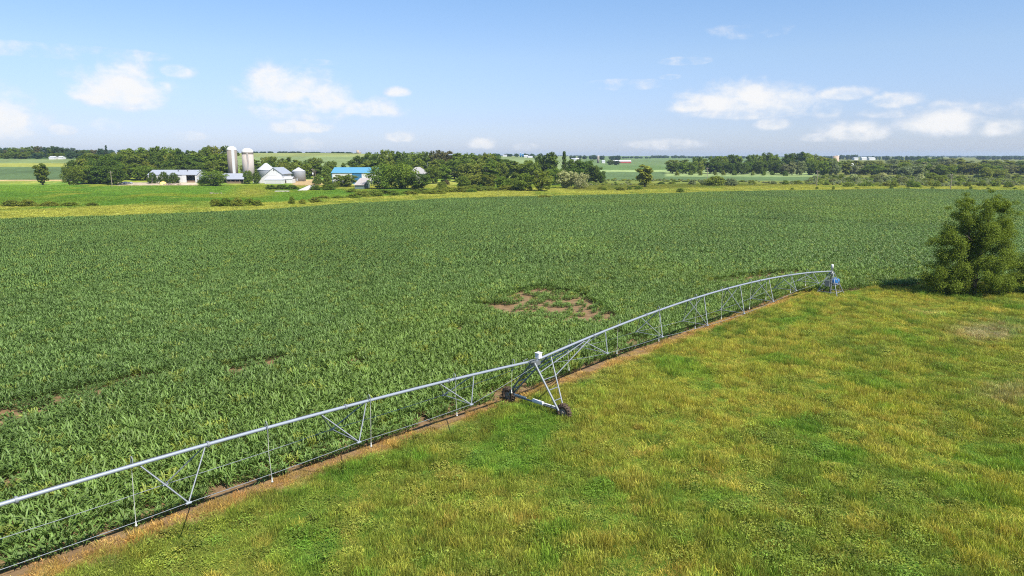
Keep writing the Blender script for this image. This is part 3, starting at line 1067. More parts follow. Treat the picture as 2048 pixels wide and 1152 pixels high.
def drive_tower(root, s0):
    """A-frame drive tower with its two wheels; a part of the irrigator, its pieces are sub-parts."""
    zt = pipe_z(s0)
    mb = MB()
    mb.tube([irr(s0, -2.55, .58), irr(s0, 2.55, .58)], .07, 8)
    tw = mb.build('drive_tower', M['galv_old_or_shaded'], root)
    for sg, mt in ((1, 'galv_bar'), (-1, 'galv_old_or_shaded')):  # corn-side legs and rungs get darker steel: shade put into the colour
        for ds_t, ds_b, r in ((.25, .28, .075), (-1.55, -.28, .055)):
            b = MB()
            b.tube([irr(s0 + ds_t, sg * .16, zt - (.12 if ds_t > 0 else .02)), irr(s0 + ds_b, sg * 2.42, .62)], r, 8)
            b.build('leg', M[mt], tw)
        for f in (.36, .58, .80):
            w = sg * (.16 + 2.26 * f)
            z = zt - .1 + (.62 - zt + .1) * f
            b = MB()
            b.tube([irr(s0 + .25 + .03 * f, w, z), irr(s0 - 1.55 + 1.27 * f, w, z)], .035, 6)
            b.build('rung', M[mt], tw)
        # wheel with lugged tyre
        c = Vector(irr(s0, sg * 2.66, .50))
        ax = Vector((IRR_D[0], IRR_D[1], 0))
        fw = Vector((IRR_N[0], IRR_N[1], 0))
        up = Vector((0, 0, 1))
        tb = MB()
        n = 32
        prof = [(.30, -.15), (.47, -.17), (.55, -.12), (.57, 0), (.55, .12), (.47, .17), (.30, .15), (.28, 0)]
        vs, fs = [], []
        for i in range(n):
            t = 2 * math.pi * i / n
            for (r, x) in prof:
                vs.append(c + ax * x + (fw * math.cos(t) + up * math.sin(t)) * r)
        m = len(prof)
        for i in range(n):
            for j in range(m):
                a, b2 = i * m + j, i * m + (j + 1) % m
                c2, d2 = ((i + 1) % n) * m + (j + 1) % m, ((i + 1) % n) * m + j
                fs.append((a, b2, c2, d2))
        tb.add(vs, fs, 0, True)
        for i in range(18):
            t = 2 * math.pi * i / 18
            rd = fw * math.cos(t) + up * math.sin(t)
            tg = -fw * math.sin(t) + up * math.cos(t)
            q = [c + ax * x + rd * r + tg * (k + x * .5 * (1 if x > 0 else -1)) for r in (.53, .625) for (x, k) in ((-.15, -.035), (.15, -.035), (.15, .035), (-.15, .035))]
            tb.hexa(q)
        tb.build('tyre', M['tyre'], tw)
        rb = MB()
        for i in range(2):
            rb.tube([c + ax * (-.06 + .10 * i), c + ax * (-.02 + .10 * i)], .29, 20)
        rb.tube([c - ax * .2, c + ax * .2], .09, 12)
        rb.build('wheel_rim', M['rim'], tw)
        b = MB()
        b.tube([irr(s0, sg * 2.3, .5), irr(s0, sg * 2.66, .56)], .13, 10)
        b.build('gearbox', M['rim'], tw)
    b = MB()
    b.tube([irr(s0, -.2, .66), irr(s0, .75, .66)], .15, 10)
    b.build('drive_motor', M['white_trim'], tw)
    for w0, w1 in ((.9, 2.1), (-.9, -2.1)):
        b = MB()
        b.tube([irr(s0, w0, .70), irr(s0, w1, .70)], .055, 8)
        b.build('drive_shaft', M['white_trim'], tw)
    b = MB()
    p = [irr(s0 + a, w, zt + z) for z in (.12, .50) for a, w in ((-.52, -.17), (-.16, -.17), (-.16, .17), (-.52, .17))]
    b.hexa(p)
    cb = b.build('control_box', M['box_white'], tw)
    b = MB()
    p = [irr(s0 + a, w, zt + z) for z in (.50, .53) for a, w in ((-.55, -.2), (-.13, -.2), (-.13, .2), (-.55, .2))]
    b.hexa(p)
    b.build('box_lid', M['box_white'], tw)
    b = MB()
    b.tube([irr(s0 + .15, 0, zt), irr(s0 + .62, 0, zt + .02)], .16, 10)
    b.tube([irr(s0 + .5, -.3, zt + .18), irr(s0 + 1.0, -.28, zt + .14), irr(s0 + 1.3, 0, zt + .1)], .03, 6)
    b.tube([irr(s0 - .1, .1, zt + .1), irr(s0 + .55, .24, zt + .24), irr(s0 + .9, .1, zt + .12)], .03, 6)
    b.build('flexible_joint', M['galv_old_or_shaded'], tw)
    b = MB()
    p = [irr(s0 + a, w, zt - z) for z in (.32, .04) for a, w in ((-.34, -.2), (.34, -.2), (.34, .2), (-.34, .2))]
    b.hexa(p)
    b.build('saddle_plate', M['galv_old_or_shaded'], tw)


def build_irrigator():
    root = thing('pivot_irrigator', 'long grey centre pivot irrigator with arched pipe on trusses along the corn edge', 'irrigation machine', None, tuple(irr(0, 0)))
    root.location = (0, 0, 0)
    b = MB()
    ss = np.arange(0, 60.01, 1.5)
    b.tube([irr(s, 0, pipe_z(s)) for s in ss], .088, 12)
    p1 = b.build('water_pipe', M['galv'], root)
    b = MB()
    ss = np.arange(60.5, 114.1, 1.5)
    b.tube([irr(s, 0, pipe_z(s)) for s in ss], .088, 12)
    p2 = b.build('water_pipe', M['galv'], root)
    for s in np.arange(7.5, 113, 7.6):             # flanged pipe joints
        if abs(s - 60) < 1.2:
            continue
        b = MB()
        z0, z1 = pipe_z(s - .05), pipe_z(s + .05)
        b.tube([irr(s - .05, 0, z0), irr(s + .05, 0, z1)], .15, 12)
        b.build('flange', M['galv_bar'], p1 if s < 60 else p2)
    st1 = [(8.4, 2.75), (15.4, 2.78), (21.8, 2.45), (29.0, 2.28), (36.8, 2.42), (44.9, 2.83), (53.0, 3.05)]
    st2 = [(67.6, 2.75), (76.0, 2.85), (85.1, 2.78), (94.2, 2.75), (103.0, 2.75), (110.5, 2.8)]
    HW = 1.32
    for span, (s_a, s_b) in ((st1, (0.6, 58.6)), (st2, (60.6, 113.6))):
        for (s, z) in span:
            tb = MB()
            tb.tube([irr(s, -HW, z), irr(s, HW, z)], .028, 6)
            tr = tb.build('truss_frame', M['galv_bar'], root)
            for sg in (-1, 1):
                for e in (-1.42, 1.42):
                    q = MB()
                    q.tube([irr(s + e, sg * .07, pipe_z(s + e) - .09), irr(s, sg * HW, z)], .035, 6)
                    q.build('strut', M['galv_bar'], tr)
                q = MB()
                q.tube([irr(s - .12, sg * HW, z - .02), irr(s + .12, sg * HW, z - .02)], .06, 8)
                q.build('rod_socket', M['galv'], tr)
        for sg in (-1, 1):
            pts = [irr(s_a, sg * .35, pipe_z(s_a) - .3)] + [irr(s, sg * HW, z) for (s, z) in span] + [irr(s_b, sg * .55, pipe_z(s_b) - .45)]
            fine = []
            for a, c in zip(pts[:-1], pts[1:]):
                for f in (0, .25, .5, .75):
                    p = Vector(a).lerp(Vector(c), f)
                    p.z -= .05 * math.sin(math.pi * f)
                    fine.append(p)
            fine.append(Vector(pts[-1]))
            q = MB()
            q.tube(fine, .015, 6)
            q.build('truss_rod', M['galv_bar'], root)
    # braces from the tower legs up to the pipe
    for sg in (-1, 1):
        for (w0, z0, s0, s1) in ((.62, 2.99, 60.22, 54.4), (.97, 2.53, 58.92, 53.7)):
            q = MB()
            q.tube([irr(s0, sg * w0, z0), irr(s1, sg * .1, pipe_z(s1) - .1)], .045, 6)
            q.build('tower_brace', M['galv_bar'], root)
    drive_tower(root, 60.0)
    # drops with their goosenecks
    k = 0
    for s in (8.6, 14.3, 20.3, 25.3, 31.9, 37.1, 43.7, 49.4, 55.9, 62.2, 67.9, 74.4, 80.6, 86.8, 93.0, 99.2, 105.4):
        z = pipe_z(s)
        sd = 1 if k % 2 else -1
        k += 1
        q = MB()
        o = .22 * sd * (1 if s < 30 else -1 if k % 3 else 1)
        q.tube([irr(s, 0, z + .08), irr(s, 0, z + .30), irr(s, .3 * o, z + .40), irr(s, .8 * o, z + .38), irr(s, o, z + .2), irr(s, o, z - .2)], .022, 6)
        g = q.build('gooseneck', M['galv_bar'], root)
        zb = (2.0 if s > 56 else 2.2) if s > 23 else 3.3
        if s < 21:
            zb = 2.45
        q = MB()
        q.tube([irr(s, o, z - .18), irr(s + .03, o * 1.05, .5 * (z + zb)), irr(s + .06 * sd, o, zb)], .015, 6)
        q.build('drop_hose', M['hose'], g)
        q = MB()
        q.lathe(irr(s + .06 * sd, o, zb - .26), [(0, 0), (.025, .01), (.058, .05), (.058, .07), (.028, .11), (.024, .28), (0, .29)], 10)
        q.build('nozzle', M['nozzle'], g)
    # control cable lying along the pipe
    q = MB()
    q.tube([irr(s, -.10, pipe_z(s) + .06 + .02 * math.sin(s * 1.7)) for s in np.arange(.6, 113, 1.1)], .016, 5)
    q.build('control_cable', M['cable'], root)
    # pivot tower: four splayed legs, riser, swivel cap
    q = MB()
    q.tube([irr(0, 0, 0), irr(0, 0, 2.95), irr(.12, 0, 3.06), irr(.5, 0, pipe_z(.5))], .13, 12)
    pt = q.build('pivot_tower', M['galv_old_or_shaded'], root)
    for a, w in ((-1, -1), (1, -1), (1, 1), (-1, 1)):
        q = MB()
        q.tube([irr(a * .22, w * .22, 2.9), irr(a * 1.35, w * 1.35, .02)], .055, 6)
        q.build('leg', M['galv_bar'], pt)
    for hgt, k in ((.42, 1), (1.35, 0), (2.05, 0)):
        r = 1.35 - (1.35 - .22) * hgt / 2.9
        for i in range(4):
            cs = [(-1, -1), (1, -1), (1, 1), (-1, 1)]
            a, c = cs[i], cs[(i + 1) % 4]
            q = MB()
            q.tube([irr(a[0] * r, a[1] * r, hgt), irr(c[0] * r, c[1] * r, hgt)], .035, 6)
            q.build('cross_bar', M['galv_bar'], pt)
    q = MB()
    q.lathe(irr(0, 0, 2.72), [(0, 0), (.34, .02), (.34, .12), (.2, .2), (.2, .38), (.0, .40)], 16)
    q.build('swivel_bearing', M['galv_old_or_shaded'], pt)
    q = MB()
    q.lathe(irr(0, 0, 3.12), [(0, 0), (.13, .0), (.13, .35), (.17, .36), (.17, .80), (.12, .9), (0, .92)], 14)
    q.build('collector_cap', M['white_trim'], pt)
    q = MB()
    p = [irr(a, w, z) for z in (1.2, 2.0) for a, w in ((1.05, -.35), (1.3, -.35), (1.3, .25), (1.05, .25))]
    q.hexa(p)
    q.build('control_panel', M['galv_old_or_shaded'], pt)
    # the blue tank behind the pivot
    tx, ty = xu(1668.5, 94.2), 94.2
    t = thing('chemical_tank', 'round blue plastic tank on a steel stand behind the pivot tower', 'tank', None, (tx, ty, 0))
    q = MB()
    q.lathe((0, 0, .85), [(0, 0), (.18, .0), (.52, .28), (.54, .34), (.54, .80), (.50, .86), (.16, .97), (.16, 1.03), (0, 1.04)], 28)
    q.build('tank_body', M['tank_blue'], t)
    q = MB()
    q.lathe((0, 0, 1.13), [(.54, 0), (.575, .02), (.575, .07), (.54, .09)], 28)
    q.build('tank_band', M['galv_bar'], t)
    for i in range(4):
        a = math.pi / 4 + i * math.pi / 2
        q = MB()
        q.tube([(.57 * math.cos(a), .57 * math.sin(a), 1.2), (.62 * math.cos(a), .62 * math.sin(a), 0)], .03, 6)
        q.build('leg', M['galv_bar'], t)


build_irrigator()


# ------------------------------------------------------------------ trees
def crown_mesh(name, seed, lobes, n, leaf, mat, jitter=.10, inner=.25):
    """Leaf-sized faces gathered in tufts over overlapping lobes. lobes: (x, y, z, rx, ry, rz)."""
    g = np.random.default_rng(seed)
    lobes = np.array(lobes, float)
    area = (lobes[:, 3] * lobes[:, 4] + lobes[:, 3] * lobes[:, 5] + lobes[:, 4] * lobes[:, 5])
    li = g.choice(len(lobes), n, p=area / area.sum())
    d = g.normal(0, 1, (n, 3))
    d /= np.linalg.norm(d, axis=1)[:, None]
    # tufts: pull the directions towards a few random ones per lobe
    nt = 14
    tuft = g.normal(0, 1, (len(lobes), nt, 3))
    tuft /= np.linalg.norm(tuft, axis=2)[:, :, None]
    tk = g.integers(0, nt, n)
    d = d * .62 + tuft[li, tk] * .62
    d /= np.linalg.norm(d, axis=1)[:, None]
    tr = g.uniform(.72, 1.14, (len(lobes), nt))
    rad = np.where(g.random(n) < inner, g.uniform(.25, .9, n), g.normal(.94, jitter, n)) * tr[li, tk]
    L = lobes[li]
    C = L[:, :3] + d * L[:, 3:] * rad[:, None]
    # leaf frames, roughly facing outwards and up
    nrm = d * .8 + g.normal(0, .55, (n, 3)) + np.array([0, 0, .45])
    nrm /= np.linalg.norm(nrm, axis=1)[:, None]
    t = g.normal(0, 1, (n, 3))
    t -= nrm * (t * nrm).sum(1)[:, None]
    t /= np.linalg.norm(t, axis=1)[:, None]
    b = np.cross(nrm, t)
    s = leaf * g.uniform(.55, 1.35, n)[:, None]
    k = g.uniform(.45, .8, n)[:, None]
    p0, p1 = C - t * s, C + b * s * k + nrm * s * .12
    p2, p3 = C + t * s * g.uniform(.7, 1.2, n)[:, None], C - b * s * k * g.uniform(.6, 1.2, n)[:, None]
    V = np.stack([p0, p1, p2, p3], 1).reshape(-1, 3)
    V[:, 2] = np.maximum(V[:, 2], .03)
    F = np.arange(4 * n).reshape(n, 4)
    me = np_mesh(name, V, F, mat)
    clump = g.uniform(0, 1, (len(lobes), nt))[li, tk]
    rv = np.clip(.5 * g.random(n) + .5 * clump, 0, 1)
    a = me.attributes.new('rnd', 'FLOAT', 'POINT')
    a.data.foreach_set('value', np.repeat(rv, 4).astype(np.float32))
    return me


def round_lobes(seed, n=12, w=1.0, zlo=.16, top=1.0, shape='round', small=1.0):
    """Lobes of a crown one unit high and about w wide (full width)."""
    g = np.random.default_rng(seed)
    L = []
    for i in range(n):
        f = (i + .5) / n
        z = zlo + (top - zlo) * (f * .92 + .04)
        if shape == 'round':
            prof = math.sqrt(max(0.05, 1 - ((z - (zlo + top) * .52) / ((top - zlo) * .56)) ** 2))
        elif shape == 'cone':
            prof = max(.12, 1.05 - (z - zlo) / (top - zlo))
        elif shape == 'bush':
            prof = math.sqrt(max(0.05, 1 - (z / top) ** 2))
        else:
            prof = .55 + .45 * math.sin(math.pi * f)
        a = i * 2.4 + g.uniform(-.4, .4)
        rr = .5 * w * prof
        off = rr * g.uniform(.35, .66 + .22 * (1 - small) / .34)
        r = max(.08, rr * g.uniform(.42, .62) * small)
        L.append((off * math.cos(a), off * math.sin(a), z, r, r, r * g.uniform(.62, .85)))
    return L


def trunk_mesh(name, seed, h=.75, r=.022, nbr=5):
    g = np.random.default_rng(seed)
    b = MB()
    top = (g.normal(0, .02), g.normal(0, .02), h)
    b.tube([(0, 0, -.02), (g.normal(0, .01), g.normal(0, .01), h * .35), top], [r * 1.3, r, r * .35], 7)
    for i in range(nbr):
        z = h * g.uniform(.25, .7)
        a = g.uniform(0, 6.28)
        ln = g.uniform(.16, .3)
        b.tube([(0, 0, z), (ln * .6 * math.cos(a), ln * .6 * math.sin(a), z + ln * .5), (ln * math.cos(a), ln * math.sin(a), z + ln * 1.0)], [r * .6, r * .35, r * .12], 5)
    return b.mesh(name, M['bark'])


CROWN = {}
for i in range(7):
    CROWN['round%d' % i] = crown_mesh('round_crown_%d' % i, 500 + i, round_lobes(500 + i, 30, .86, .03, small=.68), 4200, .032, M['leaf'])
for i in range(3):
    CROWN['tall%d' % i] = crown_mesh('tall_crown_%d' % i, 520 + i, round_lobes(520 + i, 14, .52, .06, 1.0, 'tall'), 2600, .034, M['leaf'])
for i in range(2):
    CROWN['cone%d' % i] = crown_mesh('cone_crown_%d' % i, 530 + i, round_lobes(530 + i, 16, .6, .05, 1.0, 'cone'), 2600, .030, M['leaf'])
for i in range(4):
    CROWN['bush%d' % i] = crown_mesh('bush_crown_%d' % i, 540 + i, round_lobes(540 + i, 24, 1.3, .05, .95, 'bush', small=.7), 2800, .045, M['leaf'])
for i in range(2):
    CROWN['wide%d' % i] = crown_mesh('wide_crown_%d' % i, 550 + i, round_lobes(550 + i, 36, 1.15, .04, small=.66), 5200, .031, M['leaf'])
TRUNK = [trunk_mesh('tree_trunk_%d' % i, 600 + i) for i in range(4)]
WID = {'round': .86, 'tall': .55, 'cone': .6, 'bush': 1.45, 'wide': 1.15}

FOL = {'dark': (.078, .122, .017), 'mid': (.118, .168, .022), 'olive': (.155, .185, .028), 'light': (.15, .19, .03), 'silver': (.30, .33, .15), 'grey': (.16, .185, .085),
       'lime': (.14, .19, .025), 'blue': (.055, .095, .045), 'brown': (.10, .095, .04)}
FOLWORD = {'dark': 'dark green', 'mid': 'green', 'olive': 'olive green', 'light': 'light green', 'silver': 'silvery', 'grey': 'grey green', 'lime': 'yellow green', 'blue': 'blue green', 'brown': 'brownish green'}
TREE_N = [0]


def tree(name, label, cat, u, vtop, Y, wpx, kind, fol, group=None, vbase=None, ground=None):
    """A tree standing at forward distance Y: its top at image row vtop, its width wpx photo pixels."""
    k = TREE_N[0]
    TREE_N[0] += 1
    g = np.random.default_rng(9000 + k)
    x = xu(u, Y, 5)
    z = hz(x, Y)
    H = max(1.0, zv(vtop, Y) - z)
    W = wpx / FPX * depth(Y, 5)
    keys = [q for q in CROWN if q.startswith(kind)]
    me = CROWN[keys[int(g.integers(0, len(keys)))]]
    root = thing(name, label, cat, group, (x, Y, z))
    root.rotation_euler = (0, 0, g.uniform(0, 6.28))
    root.scale = (W / WID[kind], W / WID[kind], H)
    c = mkobj('crown', me, root)
    f = np.array(FOL[fol]) * g.uniform(.85, 1.18) * np.array([g.uniform(.92, 1.1), 1, g.uniform(.9, 1.1)])
    c.color = (*[float(q) for q in f], 1)
    t = mkobj('trunk' if kind != 'bush' else 'stem', TRUNK[k % 4], root)
    return root


ORD = ['first', 'second', 'third', 'fourth', 'fifth', 'sixth', 'seventh', 'eighth', 'ninth', 'tenth', 'eleventh', 'twelfth', 'thirteenth', 'fourteenth', 'fifteenth', 'sixteenth',
       'seventeenth', 'eighteenth', 'nineteenth', 'twentieth', 'twenty-first', 'twenty-second', 'twenty-third', 'twenty-fourth']


def row(name, cat, where, group, u0, u1, n, Y, tops, wpx, kinds, fols, jit=.35, dY=14, jt=2.2):
    g = np.random.default_rng(int(u0 * 7 + u1 * 13 + (Y if not isinstance(Y, list) else 300)))
    us = np.linspace(u0, u1, n) + g.uniform(-jit, jit, n) * (u1 - u0) / max(1, n - 1)
    us.sort()
    tu, tv = [p[0] for p in tops], [p[1] for p in tops]
    for i, u in enumerate(us):
        f = fols[int(g.integers(0, len(fols)))]
        k = kinds[int(g.integers(0, len(kinds)))]
        vt = float(np.interp(u, tu, tv)) + g.uniform(-jt, jt)
        w = wpx * g.uniform(.8, 1.25)
        wd = ('broad ' if w > wpx * 1.1 else 'slim ' if w < wpx * .9 else '')
        if isinstance(Y, list):               # a row whose feet follow measured photo rows
            vb = float(np.interp(u, [p[0] for p in Y], [p[1] for p in Y])) + g.uniform(-1.2, 1.2)
            Yi = CAM_H / ratio(vb)
        else:
            Yi = Y + g.uniform(-dY, dY)
        tree(name, '%s%s %s, %s from left %s' % (wd, FOLWORD[f], cat, ORD[i], where), cat, float(u), vt, Yi, w, k, f, group)


def build_trees():
    RT = ['round', 'round', 'round', 'tall']
    D = ['dark', 'mid', 'mid', 'olive', 'dark']
    gw = 'trees of the wood behind the farm'
    row('broadleaf_tree', 'tree', 'in back row behind open white shed', gw, 222, 452, 12, 600, [(215, 312), (250, 303), (290, 294), (330, 292), (360, 299), (390, 301), (420, 294), (455, 293)], 42, RT, D)
    row('broadleaf_tree', 'tree', 'in middle row behind open white shed', gw, 168, 446, 11, 560, [(160, 316), (200, 309), (260, 308), (330, 306), (400, 310), (450, 306)], 44, RT, D)
    row('broadleaf_tree', 'tree', 'in front row beside open white shed', gw, 150, 285, 6, 512, [(145, 326), (185, 313), (230, 322), (290, 330)], 46, ['round', 'wide'], D)
    row('broadleaf_tree', 'tree', 'just behind the open white shed roof', gw, 305, 450, 6, 545, [(300, 322), (380, 326), (450, 318)], 40, RT, D)
    row('broadleaf_tree', 'tree', 'at wood foot beside parked cars', gw, 170, 222, 4, 474, [(165, 331), (230, 334)], 46, ['round', 'wide'], ['dark', 'mid', 'dark'])
    tree('broadleaf_tree', 'low broad tree at the left tip of the farm wood beside the meadow', 'tree', 145, 333, 470, 40, 'wide', 'mid', gw)
    gb = 'trees behind the barn and grain bins'
    row('broadleaf_tree', 'tree', 'in far row behind the barn', gb, 512, 660, 8, 590, [(505, 318), (540, 314), (575, 315), (600, 318), (640, 317), (665, 322)], 32, RT, D)
    row('broadleaf_tree', 'tree', 'in near row behind the barn', gb, 505, 655, 8, 556, [(505, 326), (575, 324), (640, 325), (660, 330)], 30, RT, D)
    tree('broadleaf_tree', 'small dark tree just left of the blue roof', 'tree', 655, 333, 520, 22, 'round', 'mid', gb)
    tree('broadleaf_tree', 'small tree showing over the left part of the blue roof', 'tree', 688, 325, 590, 14, 'tall', 'dark', gb)
    tree('broadleaf_tree', 'small round tree showing over the middle of the blue roof', 'tree', 706, 328, 590, 16, 'round', 'dark', gb)
    gc = 'trees of the wood around the house'
    row('broadleaf_tree', 'tree', 'in back row behind the house', gc, 722, 1000, 14, 595, [(716, 311), (750, 305), (772, 298), (800, 304), (830, 303), (862, 302), (900, 303), (940, 307), (975, 307), (1005, 311)], 36, RT, D + ['brown'])
    row('broadleaf_tree', 'tree', 'in middle row behind the house', gc, 735, 1010, 12, 552, [(725, 321), (800, 318), (900, 320), (1010, 319)], 38, RT, D + ['olive'])
    row('broadleaf_tree', 'tree', 'in front row beside the house', gc, 872, 1060, 8, 500, [(865, 334), (920, 327), (1000, 327), (1065, 322)], 40, RT, D + ['olive'])
    tree('broadleaf_tree', 'big round green tree half hiding the blue roof building', 'tree', 766, 331, 408, 62, 'wide', 'mid', gc)
    tree('broadleaf_tree', 'big dark tree right of the rust striped shed roof', 'tree', 800, 327, 412, 72, 'wide', 'mid', gc)
    tree('broadleaf_tree', 'dark round tree right before the pale house roof', 'tree', 836, 347, 404, 52, 'round', 'dark', gc)
    tree('broadleaf_tree', 'small tree touching the left side of the pale house roof', 'tree', 826, 342, 480, 12, 'tall', 'mid', gc)
    ge = 'trees at the right end of the farm wood'
    for (lab, u, vt, Y, w, k, f) in (
            ('slim dark tree with a pointed tip, tallest at the end of the farm wood', 1128, 302, 535, 22, 'cone', 'dark'),
            ('tall dark tree beside the pointed one at the end of the farm wood', 1102, 303, 535, 34, 'tall', 'dark'),
            ('tall dark tree left of the two tallest at the end of the farm wood', 1081, 308, 540, 30, 'round', 'dark'),
            ('medium green tree left of the tall dark trees near the white far farm', 1058, 320, 545, 34, 'round', 'mid'),
            ('rounded dark tree right of the pointed tip at the end of the farm wood', 1150, 318, 520, 42, 'round', 'dark'),
            ('rounded dark tree sloping down towards the open field', 1172, 321, 515, 44, 'round', 'dark'),
            ('last big round dark tree before the open field', 1188, 331, 510, 34, 'round', 'dark'),
            ('small dark tree standing last at the open field', 1203, 342, 500, 18, 'round', 'dark'),
            ('bushy green tree low before the tall dark trees', 1110, 336, 470, 44, 'round', 'mid'),
            ('dark tree filling the gap above the silvery trees', 1150, 336, 480, 40, 'round', 'dark')):
        tree('broadleaf_tree', lab, 'tree', u, vt, Y, w, k, f, ge)
    gs = 'pale leaved trees at the foot of the farm wood'
    tree('willow_tree', 'silvery pale round tree, darker on its left, at the foot of the wood', 'tree', 1132, 341, 418, 40, 'round', 'silver', gs)
    tree('willow_tree', 'silvery pale round tree, brightest and nearest the open field', 'tree', 1160, 345, 412, 36, 'wide', 'silver', gs)
    tree('willow_tree', 'pale topped tree with a bare forked trunk at the meadow edge', 'tree', 1084, 340, 384, 44, 'round', 'light', gs)
    tree('broadleaf_tree', 'dark bushy tree beside the pale topped one at the meadow edge', 'tree', 1050, 347, 386, 40, 'round', 'mid', gs)
    gf = 'lower trees along the foot of the wood'
    for (lab, u, vt, Y, w, k, f) in (
            ('light green bushy tree, first of the low trees right of the house', 884, 362, 415, 26, 'bush', 'light'),
            ('round olive tree, second of the low trees right of the house', 925, 352, 420, 32, 'round', 'light'),
            ('round green tree, third of the low trees right of the house', 948, 347, 425, 36, 'round', 'olive'),
            ('round olive tree, fourth of the low trees right of the house', 976, 349, 420, 38, 'round', 'olive'),
            ('dark green tree, fifth of the low trees right of the house', 1004, 353, 412, 32, 'round', 'mid'),
            ('low green tree close to the left of the dark bushy one', 1024, 356, 420, 26, 'round', 'mid'),
            ('reddish brown shrub at the shadowed foot of the wood', 893, 358, 470, 16, 'bush', 'brown')):
        tree('broadleaf_tree' if k != 'bush' else 'shrub', lab, 'tree' if k != 'bush' else 'shrub', u, vt, Y, w, k, f, gf)
    # the wood to the right
    gr = 'trees of the wood beyond the right fields'
    row('broadleaf_tree', 'tree', 'in back row beyond the fields', gr, 1352, 1660, 18, 800, [(1345, 319), (1380, 316), (1430, 314), (1450, 309), (1500, 312), (1520, 306), (1560, 307), (1590, 309), (1604, 306), (1640, 312), (1665, 318)], 28, RT, ['dark', 'mid', 'dark', 'olive'])
    row('broadleaf_tree', 'tree', 'in front row beyond the fields', gr, 1350, 1560, 14, 735, [(1345, 324), (1400, 323), (1460, 325), (1560, 322)], 26, RT, ['dark', 'mid', 'dark', 'olive'])
    row('willow_tree', 'tree', 'of pale trees beside tile silo', gr, 1560, 1690, 10, 705, [(1550, 330), (1590, 322), (1650, 320), (1690, 324)], 24, ['round', 'tall'], ['grey', 'olive', 'grey', 'light', 'mid'])
    tree('conifer_tree', 'taller blue green tree rising above the wood near the tile silo', 'tree', 1600, 303, 790, 22, 'tall', 'blue', gr)
    gq = 'trees of the thicket on the far right'
    row('broadleaf_tree', 'tree', 'in far row past tile silo', gq, 1690, 2080, 18, 900, [(1685, 321), (1760, 321), (1800, 318), (1900, 318), (2000, 322), (2080, 322)], 34, RT, ['mid', 'olive', 'grey', 'olive'])
    row('broadleaf_tree', 'tree', 'in middle row past tile silo', gq, 1695, 2085, 17, 720, [(1690, 331), (1790, 328), (1850, 324), (1900, 327), (2000, 330), (2085, 331)], 36, RT, ['olive', 'grey', 'mid', 'olive'])
    row('broadleaf_tree', 'tree', 'in dark clump within thicket', gq, 1812, 1900, 6, 640, [(1805, 334), (1850, 329), (1905, 332)], 34, ['round'], ['mid', 'dark', 'grey'])
    tree('broadleaf_tree', 'yellow green round tree before the dark clump of the thicket', 'tree', 1866, 346, 560, 22, 'round', 'lime', gq)
    tree('broadleaf_tree', 'yellow green low tree, right beside another before the dark clump', 'tree', 1886, 350, 550, 20, 'round', 'lime', gq)
    tree('broadleaf_tree', 'yellow green broad tree near the right end of the thicket', 'tree', 1996, 338, 610, 38, 'wide', 'light', gq)
    tree('broadleaf_tree', 'green tree beside the broad yellow green one of the thicket', 'tree', 1972, 335, 600, 26, 'round', 'olive', gq)
    # scrub
    gk = 'scrub bushes on the wet ground to the right'
    row('shrub', 'shrub', 'in far scrub line below thicket', gk, 1640, 2060, 20, 590, [(1640, 349), (1760, 346), (1900, 350), (2060, 348)], 22, ['bush'], ['olive', 'grey', 'light', 'mid', 'silver'], .5, 25, 3)
    row('shrub', 'shrub', 'in middle scrub line below thicket', gk, 1600, 2060, 20, 520, [(1600, 360), (1760, 353), (1900, 357), (2060, 356)], 24, ['bush'], ['olive', 'grey', 'light', 'mid', 'grey'], .5, 25, 3)
    row('shrub', 'shrub', 'in near scrub line above ripe grass', gk, 1690, 2060, 16, 440, [(1690, 366), (1800, 362), (2060, 362)], 20, ['bush'], ['olive', 'grey', 'mid'], .5, 14, 2.5)
    row('shrub', 'shrub', 'past the lone shaggy tree', gk, 1320, 1590, 15, 500, [(1310, 361), (1400, 362), (1500, 362), (1590, 361)], 18, ['bush'], ['olive', 'grey', 'mid', 'dark'], .5, 30, 3)
    row('shrub', 'shrub', 'below the silvery trees', gk, 1200, 1275, 6, 396, [(1190, 374), (1280, 372)], 18, ['bush'], ['mid', 'olive'], .4, 10, 1.5)
    row('shrub', 'shrub', 'along the far wood edge', gk, 1355, 1570, 10, 690, [(1350, 340), (1570, 340)], 11, ['bush'], ['dark', 'mid', 'olive'], .4, 16, 1)
    row('shrub', 'shrub', 'alone in the ripe grass strip', gk, 1576, 2030, 10, 405, [(1570, 373), (2030, 373)], 9, ['bush'], ['mid', 'mid', 'lime'], .45, 10, 2.5)
